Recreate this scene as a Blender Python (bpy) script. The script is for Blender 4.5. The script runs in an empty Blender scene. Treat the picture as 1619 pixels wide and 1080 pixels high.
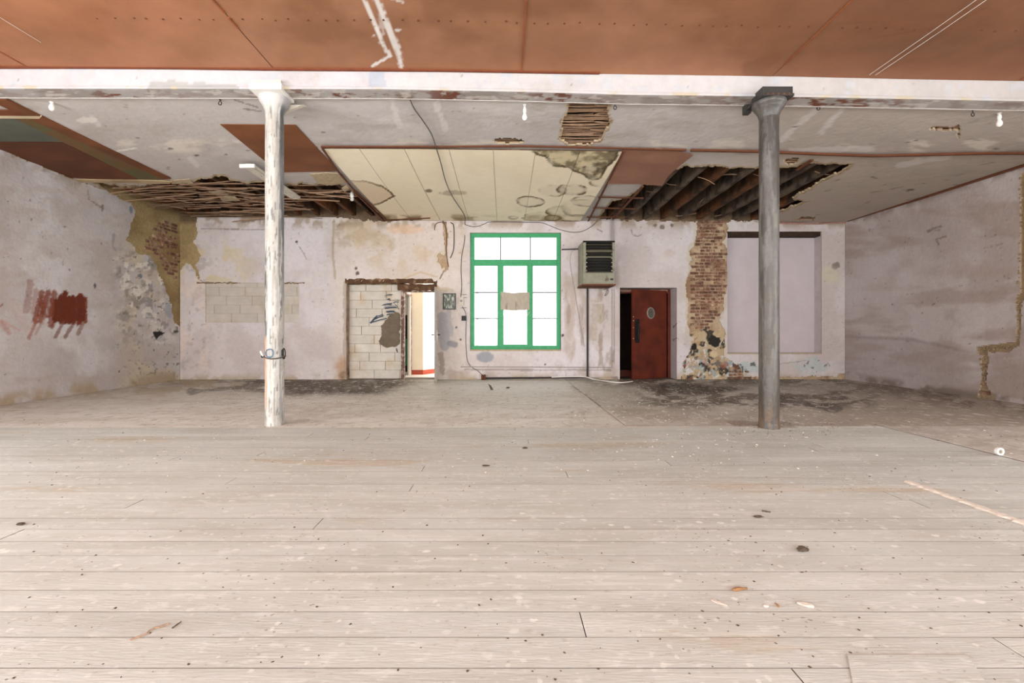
import bpy, bmesh, math, random
import numpy as np

# ------------------------------------------------------------------ camera, world, light, exposure
R = random.Random(7)
SC = bpy.context.scene
COL = SC.collection
F, CX, CY, EYE = 720.0, 797.0, 525.0, 1.1      # focal length in pixels of the 1619 x 1080 frame, vanishing point, eye height
D, XL, XR, YF = 10.56, -7.51, 7.90, -5.0       # back wall depth, side walls, front wall (behind the camera)

cam_d = bpy.data.cameras.new('camera')
cam_d.sensor_width = 36.0
cam_d.lens = 36.0 * F / 1619.0
cam_d.shift_x = (809.5 - CX) / 1619.0
cam_d.shift_y = -(540.0 - CY) / 1619.0
cam_d.clip_start = 0.05
cam = bpy.data.objects.new('camera', cam_d)
COL.objects.link(cam)
cam.location = (0, 0, EYE)
cam.rotation_euler = (math.radians(90), 0, 0)
SC.camera = cam

world = bpy.data.worlds.new('overcast_sky')
SC.world = world
world.use_nodes = True
_bg = world.node_tree.nodes['Background']
_bg.inputs[0].default_value = (0.93, 0.97, 1.0, 1)
_bg.inputs[1].default_value = 3.6

FRONT_WINDOWS = [(-5.6, 2.1), (-2.8, 2.1), (0.0, 2.1), (2.8, 2.1), (5.6, 2.1)]     # centre x, width
FRONT_POWER = [270, 330, 330, 300, 160]
SIDE_WINDOWS = [(-1.9, 2.0), (1.5, 2.0)]            # centre y, width, in both side walls outside the picture
SIDE_POWER = {'left': 400, 'right': 250}


def window_light(name, loc, rot, sx, sy, power, color=(0.97, 0.985, 1.0)):
    l = bpy.data.lights.new(name, 'AREA')
    l.shape = 'RECTANGLE'
    l.size, l.size_y = sx, sy
    l.energy = power
    l.color = color
    o = bpy.data.objects.new(name, l)
    COL.objects.link(o)
    o.location = loc
    o.rotation_euler = rot
    return o


for (_x, _w), _p in zip(FRONT_WINDOWS, FRONT_POWER):
    window_light('daylight_front_window', (_x, YF - 0.02, 2.0), (math.radians(90), 0, 0), _w, 2.3, _p)
for _y, _w in SIDE_WINDOWS:
    window_light('daylight_left_window', (XL - 0.03, _y, 2.0), (0, math.radians(-90), 0), 2.3, _w, SIDE_POWER['left'])
    window_light('daylight_right_window', (XR + 0.04, _y, 2.0), (0, math.radians(90), 0), 2.3, _w, SIDE_POWER['right'])
_portal = window_light('sky_portal_back_window', (0.27, D + 0.45, 2.04), (math.radians(-90), 0, 0), 2.1, 2.7, 10)
_portal.data.cycles.is_portal = True            # guides sampling of the sky, gives off nothing itself

SC.view_settings.view_transform = 'Standard'
SC.view_settings.look = 'None'
SC.view_settings.exposure = -0.45
SC.view_settings.gamma = 1.0
SC.view_settings.use_curve_mapping = False

# ------------------------------------------------------------------ numbers and noise


def lin(c):
    """8-bit display colour -> linear"""
    out = []
    for v in c[:3]:
        v = v / 255.0
        out.append(v / 12.92 if v <= 0.04045 else ((v + 0.055) / 1.055) ** 2.4)
    return tuple(out)


def _hash(i, j, s):
    n = (i.astype(np.int64) * 374761393 + j.astype(np.int64) * 668265263 + s * 1442695041) & 0xffffffff
    n = ((n ^ (n >> 13)) * 1274126177) & 0xffffffff
    n = ((n ^ (n >> 16)) * 2246822519) & 0xffffffff
    return ((n ^ (n >> 15)) & 0xffffff) / float(0xffffff)


def vnoise(x, y, s=0):
    x = np.asarray(x, float); y = np.asarray(y, float)
    i, j = np.floor(x), np.floor(y)
    fx, fy = x - i, y - j
    fx = fx * fx * (3 - 2 * fx); fy = fy * fy * (3 - 2 * fy)
    a, b = _hash(i, j, s), _hash(i + 1, j, s)
    c, d = _hash(i, j + 1, s), _hash(i + 1, j + 1, s)
    return (a * (1 - fx) + b * fx) * (1 - fy) + (c * (1 - fx) + d * fx) * fy


def fbm(x, y, s=0, octaves=4):
    t, amp, tot = 0.0, 1.0, 0.0
    for k in range(octaves):
        t = t + amp * vnoise(np.asarray(x) * 2 ** k, np.asarray(y) * 2 ** k, s + 17 * k)
        tot += amp
        amp *= 0.5
    return t / tot


def sstep(a, b, x):
    t = np.clip((x - a) / (b - a), 0, 1)
    return t * t * (3 - 2 * t)


def inside(px, py, poly, amp=0.0, freq=0.1, seed=1):
    """even-odd test of points against an outline, the outline made ragged by noise"""
    px = np.asarray(px, float); py = np.asarray(py, float)
    if amp:
        px, py = (px + amp * (fbm(px * freq, py * freq, seed) - 0.5) * 2,
                  py + amp * (fbm(px * freq, py * freq, seed + 50) - 0.5) * 2)
    r = np.zeros(px.shape, bool)
    n = len(poly)
    for k in range(n):
        x0, y0 = poly[k]; x1, y1 = poly[(k + 1) % n]
        if y0 == y1:
            continue
        c = (y0 > py) != (y1 > py)
        r ^= c & (px < (x1 - x0) * (py - y0) / (y1 - y0) + x0)
    return r


def project(X, Y, Z):
    Y = np.maximum(np.asarray(Y, float), 0.4)
    return CX + np.asarray(X) * F / Y, CY - (np.asarray(Z) - EYE) * F / Y


# where a line of sight meets the surfaces of the room
S = D / F


def bw(px, py, dy=0.0):
    s = (D + dy) / F
    return ((px - CX) * s, D + dy, EYE + (CY - py) * s)


def fl(px, py, z=0.0):
    t = (EYE - z) * F / (py - CY)
    return ((px - CX) * t / F, t, z)


def lw(px, py):
    t = XL * F / (px - CX)
    return (XL, t, EYE + (CY - py) * t / F)


def rw(px, py):
    t = XR * F / (px - CX)
    return (XR, t, EYE + (CY - py) * t / F)


def at(px, py, Y):
    return ((px - CX) * Y / F, Y, EYE + (CY - py) * Y / F)


BX = [-7.51, -5.78, -1.36, 0.17, 1.47, 2.92, 5.96, 7.9]
BB = [3.895, 3.891, 3.884, 3.855, 3.819, 3.804, 3.746, 3.71]       # underside of the beam
BT = [4.146, 4.138, 4.109, 4.087, 4.065, 4.043, 3.985, 3.95]       # top of the beam, the front ceiling
BF, BK = 5.22, 5.43                                               # beam front and back


def zc(X, Y):
    """underside of the sagging back ceiling"""
    back = np.interp(X, [-7.51, 0, 7.9], [3.74, 3.69, 3.64])
    front = np.interp(X, [-7.51, -1.4, 0.2, 3, 5.95, 7.9], [3.92, 3.91, 3.885, 3.84, 3.785, 3.65])
    s = np.clip((D - Y) / (D - BK), 0, 1.1)
    return back + (front - back) * s * s


def zf(X):
    return np.interp(X, BX, BT)


def ce(px, py, drop=0.0):
    t = 8.0
    for _ in range(30):
        x = (px - CX) * t / F
        t = 0.5 * t + 0.5 * (float(zc(x, t)) - drop - EYE) * F / (CY - py)
    return ((px - CX) * t / F, t, EYE + (CY - py) * t / F)


# ------------------------------------------------------------------ objects
WORLD_AT = {}


def tag(o, label=None, category=None, group=None, kind=None):
    if label: o['label'] = label
    if category: o['category'] = category
    if group: o['group'] = group
    if kind: o['kind'] = kind
    return o


def link(name, data, mat=None, parent=None, loc=(0, 0, 0)):
    o = bpy.data.objects.new(name, data)
    COL.objects.link(o)
    if mat is not None and data is not None and len(data.materials) == 0:
        for m in (mat if isinstance(mat, (list, tuple)) else [mat]):
            data.materials.append(m)
    p = (0, 0, 0)
    if parent is not None:
        o.parent = parent
        p = WORLD_AT[parent.name]
    o.location = (loc[0] - p[0], loc[1] - p[1], loc[2] - p[2])
    WORLD_AT[o.name] = tuple(loc)
    return o


def thing(name, label, category, loc, group=None, kind=None):
    o = link(name, None, None, None, loc)
    o.empty_display_size = 0.1
    return tag(o, label, category, group, kind)


def mesh_of(verts, faces, name='mesh', smooth=False):
    me = bpy.data.meshes.new(name)
    me.from_pydata([tuple(map(float, v)) for v in verts], [], faces)
    if smooth:
        me.polygons.foreach_set('use_smooth', [True] * len(me.polygons))
    me.update()
    return me


def set_col(me, rgb):
    a = me.color_attributes.new('col', 'FLOAT_COLOR', 'POINT')
    c = np.ones((len(me.vertices), 4), np.float32)
    c[:, :3] = rgb
    a.data.foreach_set('color', c.ravel())


class MB:
    """collects shapes for one mesh"""

    def __init__(self):
        self.v, self.f = [], []

    def box(self, x0, x1, y0, y1, z0, z1):
        n = len(self.v)
        self.v += [(x0, y0, z0), (x1, y0, z0), (x1, y1, z0), (x0, y1, z0), (x0, y0, z1), (x1, y0, z1), (x1, y1, z1), (x0, y1, z1)]
        self.f += [tuple(n + i for i in q) for q in ((0, 3, 2, 1), (4, 5, 6, 7), (0, 1, 5, 4), (1, 2, 6, 5), (2, 3, 7, 6), (3, 0, 4, 7))]
        return self

    def tube(self, pts, r, n=8):
        pts = [np.array(p, float) for p in pts]
        rings = []
        for k, p in enumerate(pts):
            a = pts[max(k - 1, 0)]; b = pts[min(k + 1, len(pts) - 1)]
            d = b - a; d /= max(np.linalg.norm(d), 1e-9)
            u = np.cross(d, (0, 0, 1) if abs(d[2]) < 0.9 else (1, 0, 0)); u /= np.linalg.norm(u)
            w = np.cross(d, u)
            rr = r[k] if isinstance(r, (list, tuple)) else r
            base = len(self.v)
            for q in range(n):
                t = 2 * math.pi * q / n
                self.v.append(tuple(p + rr * (math.cos(t) * u + math.sin(t) * w)))
            rings.append(base)
        for a, b in zip(rings[:-1], rings[1:]):
            for q in range(n):
                self.f.append((a + q, a + (q + 1) % n, b + (q + 1) % n, b + q))
        self.f.append(tuple(rings[0] + q for q in range(n))[::-1])
        self.f.append(tuple(rings[-1] + q for q in range(n)))
        return self

    def lathe(self, prof, c, n=24, axis='z'):
        base = len(self.v)
        for r, h in prof:
            for q in range(n):
                t = 2 * math.pi * q / n
                a, b = r * math.cos(t), r * math.sin(t)
                if axis == 'z': self.v.append((c[0] + a, c[1] + b, c[2] + h))
                elif axis == 'y': self.v.append((c[0] + a, c[1] + h, c[2] + b))
                else: self.v.append((c[0] + h, c[1] + a, c[2] + b))
        for k in range(len(prof) - 1):
            for q in range(n):
                self.f.append((base + k * n + q, base + k * n + (q + 1) % n, base + (k + 1) * n + (q + 1) % n, base + (k + 1) * n + q))
        self.f.append(tuple(base + q for q in range(n))[::-1])
        self.f.append(tuple(base + (len(prof) - 1) * n + q for q in range(n)))
        return self

    def prism(self, poly3, off):
        """a flat outline given in 3D, thickened by the vector off"""
        n, b = len(poly3), len(self.v)
        self.v += [tuple(p) for p in poly3] + [tuple(p[i] + off[i] for i in range(3)) for p in poly3]
        self.f.append(tuple(b + i for i in range(n)))
        self.f.append(tuple(b + n + i for i in range(n))[::-1])
        for i in range(n):
            j = (i + 1) % n
            self.f.append((b + i, b + n + i, b + n + j, b + j))
        return self

    def mesh(self, name='mesh', smooth=False):
        me = mesh_of(self.v, self.f, name, False)
        bm = bmesh.new(); bm.from_mesh(me)
        bmesh.ops.recalc_face_normals(bm, faces=bm.faces)
        bm.to_mesh(me); bm.free()
        if smooth:
            me.polygons.foreach_set('use_smooth', [True] * len(me.polygons))
            try:
                me.set_sharp_from_angle(angle=math.radians(40))
            except Exception:
                pass
        return me

    def build(self, name, mat, parent=None, smooth=False, loc=None):
        return link(name, self.mesh(name, smooth), mat, parent, (0, 0, 0))


def lines(a, b, step, extra=()):
    """grid lines from a to b with the extra lines among them"""
    ex = sorted(e for e in extra if a < e < b)
    keys = [a] + ex + [b]
    out = [a]
    for p, q in zip(keys[:-1], keys[1:]):
        n = max(1, int(round((q - p) / step)))
        out += list(np.linspace(p, q, n + 1)[1:])
    return np.array(out)


def sheet(name, us, vs, mapf, keepf=None, off=(0, 0, 0.02), colf=None, mats=None, parent=None, close=False, smooth=True, flip=False):
    """a surface laid out on a grid, cells dropped where keepf is False, with real thickness along its edges"""
    U, V = np.meshgrid(us, vs, indexing='ij')
    uc = 0.5 * (us[:-1] + us[1:]); vc = 0.5 * (vs[:-1] + vs[1:])
    UC, VC = np.meshgrid(uc, vc, indexing='ij')
    keep = np.ones(UC.shape, bool) if keepf is None else keepf(UC, VC)
    nu, nv = len(us), len(vs)
    idx = np.arange(nu * nv).reshape(nu, nv)
    q = np.stack([idx[:-1, :-1], idx[1:, :-1], idx[1:, 1:], idx[:-1, 1:]], -1)[keep]
    kp = np.pad(keep, 1)
    sides = []
    for du, dv, e in ((-1, 0, (0, 3)), (1, 0, (2, 1)), (0, -1, (1, 0)), (0, 1, (3, 2))):
        nb = kp[1 + du:1 + du + keep.shape[0], 1 + dv:1 + dv + keep.shape[1]]
        m = keep & ~nb
        cells = np.stack([idx[:-1, :-1], idx[1:, :-1], idx[1:, 1:], idx[:-1, 1:]], -1)[m]
        sides.append(cells[:, list(e)])
    sides = np.concatenate(sides)
    X, Y, Z = mapf(U.ravel(), V.ravel())
    P = np.stack([X, Y, Z], -1)
    PO = P + np.array(off)
    used = np.unique(q)
    remap = np.full(nu * nv, -1); remap[used] = np.arange(len(used))
    sb = np.unique(sides) if not close else used
    remap2 = np.full(nu * nv, -1); remap2[sb] = len(used) + np.arange(len(sb))
    # a second copy of the rim for sharp edges
    rim = np.unique(sides)
    remap3 = np.full(nu * nv, -1); remap3[rim] = len(used) + len(sb) + np.arange(len(rim))
    verts = np.concatenate([P[used], PO[sb], P[rim]])
    f1 = remap[q]
    f2 = np.stack([remap3[sides[:, 0]], remap3[sides[:, 1]], remap2[sides[:, 1]], remap2[sides[:, 0]]], -1)
    faces = [f1, f2]
    if close:
        faces.append(remap2[q][:, ::-1])
    if flip:
        faces = [a[:, ::-1] for a in faces]
    fa = np.concatenate(faces)
    me = bpy.data.meshes.new(name)
    me.vertices.add(len(verts)); me.vertices.foreach_set('co', verts.astype(np.float32).ravel())
    me.loops.add(fa.size); me.loops.foreach_set('vertex_index', fa.astype(np.int32).ravel())
    me.polygons.add(len(fa))
    me.polygons.foreach_set('loop_start', np.arange(0, fa.size, 4, dtype=np.int32))
    me.polygons.foreach_set('loop_total', np.full(len(fa), 4, np.int32))
    sm = np.zeros(len(fa), bool)
    if smooth: sm[:len(f1)] = True
    me.polygons.foreach_set('use_smooth', sm)
    if mats is not None and isinstance(mats, (list, tuple)) and len(mats) > 1:
        for m in mats: me.materials.append(m)
        mi = np.zeros(len(fa), np.int32); mi[len(f1):len(f1) + len(f2)] = 1
        me.polygons.foreach_set('material_index', mi)
    me.update(calc_edges=True)
    me.validate()
    if colf is not None:
        px, py = project(verts[:, 0], verts[:, 1], verts[:, 2])
        set_col(me, colf(verts[:, 0], verts[:, 1], verts[:, 2], px, py))
    return link(name, me, mats, parent)


class Paint:
    """colours for the points of a surface; px, py are the surface's own drawing units"""

    def __init__(self, px, py, base):
        self.px, self.py = px, py
        self.c = np.tile(np.array(lin(base)), (len(px), 1))

    def mix(self, m, rgb):
        m = np.clip(m, 0, 1)[:, None]
        self.c = self.c * (1 - m) + np.array(lin(rgb))[None] * m
        return self

    def cloud(self, rgb, freq, lo, hi, alpha, seed, fy=None, where=1.0):
        n = fbm(self.px * freq, self.py * (fy or freq), seed, 5)
        return self.mix(sstep(lo, hi, n) * alpha * where, rgb)

    def blob(self, cx, cy, rx, ry, rgb, alpha=1.0, amp=0.5, freq=0.08, soft=0.3, seed=1):
        d = np.sqrt(((self.px - cx) / rx) ** 2 + ((self.py - cy) / ry) ** 2)
        d = d + amp * (fbm(self.px * freq, self.py * freq, seed, 4) - 0.5) * 2
        return self.mix((1 - sstep(1 - soft, 1 + soft * 0.3, d)) * alpha, rgb)

    def ring(self, cx, cy, rx, ry, w, rgb, alpha=0.8, seed=1, fill=0.15, amp=0.45, freq=0.045):
        d = np.sqrt(((self.px - cx) / rx) ** 2 + ((self.py - cy) / ry) ** 2)
        d = d + amp * (fbm(self.px * freq, self.py * freq, seed, 4) - 0.5) * 2
        a = 1.5 * sstep(0.3, 0.75, fbm(self.px * 0.05, self.py * 0.1, seed + 3))
        m = np.where(d < 1, np.exp(-((1 - d) / w) ** 2) * a * alpha, 0) + (1 - sstep(1.0, 1.05, d)) * (fill + 0.05 * alpha)
        return self.mix(m, rgb)

    def poly(self, pts, rgb, alpha=1.0, amp=1.5, freq=0.12, seed=1, mott=0.0, soft=0.0):
        m = inside(self.px, self.py, pts, amp, freq, seed).astype(float)
        if soft:
            for k in range(10):
                a = k * 2.4
                r = soft * math.sqrt((k + 0.5) / 10)
                m = m + inside(self.px + r * math.cos(a), self.py + 0.35 * r * math.sin(a), pts, amp, freq, seed)
            m = m / 11
        m = m * alpha
        if mott:
            m = m * (1 - mott + mott * 2 * sstep(0.3, 0.7, fbm(self.px * 0.15, self.py * 0.15, seed + 5)))
        return self.mix(m, rgb)

    def stroke(self, pts, w, rgb, alpha=1.0, amp=0.4, freq=0.25, seed=1):
        m = np.zeros(len(self.px))
        for (x0, y0), (x1, y1) in zip(pts[:-1], pts[1:]):
            dx, dy = x1 - x0, y1 - y0
            L2 = dx * dx + dy * dy + 1e-9
            t = np.clip(((self.px - x0) * dx + (self.py - y0) * dy) / L2, 0, 1)
            d = np.hypot(self.px - x0 - t * dx, self.py - y0 - t * dy) / (w * 0.5)
            d = d + amp * (fbm(self.px * freq, self.py * freq, seed, 4) - 0.5) * 2
            m = np.maximum(m, 1 - sstep(0.75, 1.1, d))
        return self.mix(m * alpha, rgb)


# ------------------------------------------------------------------ materials


def mat(name, rgb=None, rough=0.85, var=0.15, scale=6.0, bump=0.15, bscale=60.0, metal=0.0, stretch=(1, 1, 1), rnd=0.0,
        second=None, sec_scale=3.0, sec_lo=0.5, sec_hi=0.65, specular=0.3, bdist=0.01):
    """colour (or the surface's painted colours when rgb is None), noise in it, a second colour in patches, and relief"""
    m = bpy.data.materials.new(name)
    m.use_nodes = True
    nt = m.node_tree
    N, L = nt.nodes, nt.links
    b = N['Principled BSDF']
    b.inputs['Roughness'].default_value = rough
    b.inputs['Metallic'].default_value = metal
    b.inputs['Specular IOR Level'].default_value = specular
    geo = N.new('ShaderNodeNewGeometry')
    mp = N.new('ShaderNodeMapping'); mp.inputs['Scale'].default_value = stretch
    L.new(geo.outputs['Position'], mp.inputs['Vector'])
    if rgb is None:
        src = N.new('ShaderNodeAttribute'); src.attribute_name = 'col'
        col = src.outputs['Color']
    else:
        src = N.new('ShaderNodeRGB'); src.outputs[0].default_value = (*lin(rgb), 1)
        col = src.outputs[0]
    if second is not None:
        n2 = N.new('ShaderNodeTexNoise'); n2.inputs['Scale'].default_value = sec_scale; n2.inputs['Detail'].default_value = 7
        L.new(mp.outputs[0], n2.inputs['Vector'])
        mr = N.new('ShaderNodeMapRange'); mr.inputs['From Min'].default_value = sec_lo; mr.inputs['From Max'].default_value = sec_hi
        L.new(n2.outputs['Fac'], mr.inputs['Value'])
        mx = N.new('ShaderNodeMix'); mx.data_type = 'RGBA'
        L.new(mr.outputs[0], mx.inputs['Factor']); L.new(col, mx.inputs['A'])
        mx.inputs['B'].default_value = (*lin(second), 1)
        col = mx.outputs['Result']
    if var:
        n1 = N.new('ShaderNodeTexNoise'); n1.inputs['Scale'].default_value = scale; n1.inputs['Detail'].default_value = 8; n1.inputs['Roughness'].default_value = 0.65
        L.new(mp.outputs[0], n1.inputs['Vector'])
        mr = N.new('ShaderNodeMapRange'); mr.inputs['From Min'].default_value = 0.25; mr.inputs['From Max'].default_value = 0.75
        mr.inputs['To Min'].default_value = 1 - var; mr.inputs['To Max'].default_value = 1 + var
        L.new(n1.outputs['Fac'], mr.inputs['Value'])
        vm = N.new('ShaderNodeVectorMath'); vm.operation = 'SCALE'
        L.new(col, vm.inputs[0]); L.new(mr.outputs[0], vm.inputs['Scale'])
        col = vm.outputs[0]
    if rnd:
        oi = N.new('ShaderNodeObjectInfo')
        mr = N.new('ShaderNodeMapRange'); mr.inputs['To Min'].default_value = 1 - rnd; mr.inputs['To Max'].default_value = 1 + rnd
        L.new(oi.outputs['Random'], mr.inputs['Value'])
        vm = N.new('ShaderNodeVectorMath'); vm.operation = 'SCALE'
        L.new(col, vm.inputs[0]); L.new(mr.outputs[0], vm.inputs['Scale'])
        col = vm.outputs[0]
    L.new(col, b.inputs['Base Color'])
    if bump:
        n3 = N.new('ShaderNodeTexNoise'); n3.inputs['Scale'].default_value = bscale; n3.inputs['Detail'].default_value = 5
        L.new(mp.outputs[0], n3.inputs['Vector'])
        bp = N.new('ShaderNodeBump'); bp.inputs['Strength'].default_value = bump; bp.inputs['Distance'].default_value = bdist
        L.new(n3.outputs['Fac'], bp.inputs['Height'])
        L.new(bp.outputs[0], b.inputs['Normal'])
    return m


def floor_material(painted):
    """pale, paint-spotted, dusty boards; the far floor carries its own dirt in painted colours"""
    m = bpy.data.materials.new('dusty_boards' if painted else 'dusty_painted_planks')
    m.use_nodes = True
    nt = m.node_tree; N, L = nt.nodes, nt.links
    b = N['Principled BSDF']; b.inputs['Roughness'].default_value = 0.62; b.inputs['Specular IOR Level'].default_value = 0.35
    geo = N.new('ShaderNodeNewGeometry')

    def mapped(s):
        mp = N.new('ShaderNodeMapping'); mp.inputs['Scale'].default_value = s
        L.new(geo.outputs['Position'], mp.inputs['Vector']); return mp.outputs[0]

    def noise(vec, sc, lo, hi, a=0.0, c=1.0, detail=7):
        n = N.new('ShaderNodeTexNoise'); n.inputs['Scale'].default_value = sc; n.inputs['Detail'].default_value = detail; n.inputs['Roughness'].default_value = 0.6
        L.new(vec, n.inputs['Vector'])
        r = N.new('ShaderNodeMapRange'); r.inputs['From Min'].default_value = lo; r.inputs['From Max'].default_value = hi
        r.inputs['To Min'].default_value = a; r.inputs['To Max'].default_value = c
        L.new(n.outputs['Fac'], r.inputs['Value']); return r.outputs[0]

    def mix(a, bb, f):
        x = N.new('ShaderNodeMix'); x.data_type = 'RGBA'
        if isinstance(a, tuple): x.inputs['A'].default_value = (*lin(a), 1)
        else: L.new(a, x.inputs['A'])
        if isinstance(bb, tuple): x.inputs['B'].default_value = (*lin(bb), 1)
        else: L.new(bb, x.inputs['B'])
        L.new(f, x.inputs['Factor']); return x.outputs['Result']

    def mul(a, k):
        x = N.new('ShaderNodeMath'); x.operation = 'MULTIPLY'
        L.new(a, x.inputs[0])
        if isinstance(k, float): x.inputs[1].default_value = k
        else: L.new(k, x.inputs[1])
        return x.outputs[0]

    at_ = N.new('ShaderNodeAttribute'); at_.attribute_name = 'col'
    oi = N.new('ShaderNodeObjectInfo')
    base = mix((198, 202, 197), (184, 186, 179), noise(mapped((0.7, 2.5, 1)), 1.3, 0.35, 0.65))
    base = mix(base, (184, 172, 150), noise(mapped((0.35, 1.6, 1)), 1.1, 0.585, 0.64, 0.0, 0.75))       # bare, walked-off patches
    base = mix(base, (214, 216, 212), noise(mapped((0.5, 9, 1)), 2.5, 0.52, 0.7, 0.0, 0.7))              # streaks along the grain
    base = mix(base, (168, 160, 152), noise(mapped((0.8, 22, 1)), 5.0, 0.55, 0.75, 0.0, 0.45))
    base = mix(base, (216, 219, 214), noise(mapped((1.0, 2.6, 1)), 9.0, 0.56, 0.66, 0.0, 0.55, 4))                # flecks of old paint and dust
    base = mix(base, (166, 156, 144), noise(mapped((1.3, 3.0, 1)), 13.0, 0.60, 0.70, 0.0, 0.5, 4))
    tone = N.new('ShaderNodeMapRange'); tone.inputs['To Min'].default_value = 0.95; tone.inputs['To Max'].default_value = 1.06
    L.new(oi.outputs['Random'], tone.inputs['Value'])
    vm = N.new('ShaderNodeVectorMath'); vm.operation = 'SCALE'; L.new(base, vm.inputs[0]); L.new(tone.outputs[0], vm.inputs['Scale'])
    col = at_.outputs['Color'] if painted else vm.outputs[0]

    if painted:
        col = mix(col, (216, 214, 209), noise(mapped((1.0, 2.6, 1)), 9.0, 0.56, 0.68, 0.0, 0.35, 4))
        col = mix(col, (140, 130, 118), noise(mapped((1.3, 3.0, 1)), 13.0, 0.60, 0.72, 0.0, 0.4, 4))
        col = mix(col, (224, 222, 216), noise(mapped((1.0, 0.55, 1)), 8.0, 0.58, 0.63, 0.0, 0.6, 3))
        col = mix(col, (150, 138, 122), noise(mapped((1.2, 0.6, 2)), 10.0, 0.61, 0.66, 0.0, 0.55, 3))

    def spots(sc, size, rgb, seed_vec, alpha, gate_sc, lo, hi):
        v = N.new('ShaderNodeTexVoronoi'); v.inputs['Scale'].default_value = sc
        mp = mapped(seed_vec)
        nz = N.new('ShaderNodeTexNoise'); nz.inputs['Scale'].default_value = 45.0; L.new(geo.outputs['Position'], nz.inputs['Vector'])
        ad = N.new('ShaderNodeMix'); ad.data_type = 'RGBA'; ad.inputs['Factor'].default_value = 0.025
        L.new(mp, ad.inputs['A']); L.new(nz.outputs['Color'], ad.inputs['B'])
        L.new(ad.outputs['Result'], v.inputs['Vector'])
        r = N.new('ShaderNodeMapRange'); r.inputs['From Min'].default_value = size; r.inputs['From Max'].default_value = size * 0.7
        L.new(v.outputs['Distance'], r.inputs['Value'])
        g = noise(geo.outputs['Position'], gate_sc, lo, hi, 0.0, alpha, 3)
        return mix(col, rgb, mul(r.outputs[0], g))

    col = spots(7.0, 0.16, (226, 228, 222), (1.0, 1.3, 1), 0.8, 1.7, 0.40, 0.55)
    col = spots(16.0, 0.20, (224, 226, 220), (1.1, 1.0, 1), 0.65, 2.1, 0.42, 0.6)
    col = spots(23.0, 0.16, (110, 95, 84), (1.0, 1.4, 1), 0.75, 1.3, 0.48, 0.6)
    L.new(col, b.inputs['Base Color'])
    nb = N.new('ShaderNodeTexNoise'); nb.inputs['Scale'].default_value = 14; nb.inputs['Detail'].default_value = 6
    L.new(mapped((1, 9, 1)), nb.inputs['Vector'])
    bp = N.new('ShaderNodeBump'); bp.inputs['Strength'].default_value = 0.25; bp.inputs['Distance'].default_value = 0.006
    L.new(nb.outputs['Fac'], bp.inputs['Height']); L.new(bp.outputs[0], b.inputs['Normal'])
    return m


def glass_material():
    m = bpy.data.materials.new('dusty_window_glass')
    m.use_nodes = True
    nt = m.node_tree; N, L = nt.nodes, nt.links
    N.remove(N['Principled BSDF'])
    t = N.new('ShaderNodeBsdfTransparent'); t.inputs[0].default_value = (0.95, 0.97, 0.96, 1)
    g = N.new('ShaderNodeBsdfGlossy'); g.inputs['Roughness'].default_value = 0.1
    mx = N.new('ShaderNodeMixShader'); mx.inputs[0].default_value = 0.05
    L.new(t.outputs[0], mx.inputs[1]); L.new(g.outputs[0], mx.inputs[2])
    L.new(mx.outputs[0], N['Material Output'].inputs['Surface'])
    return m


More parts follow.
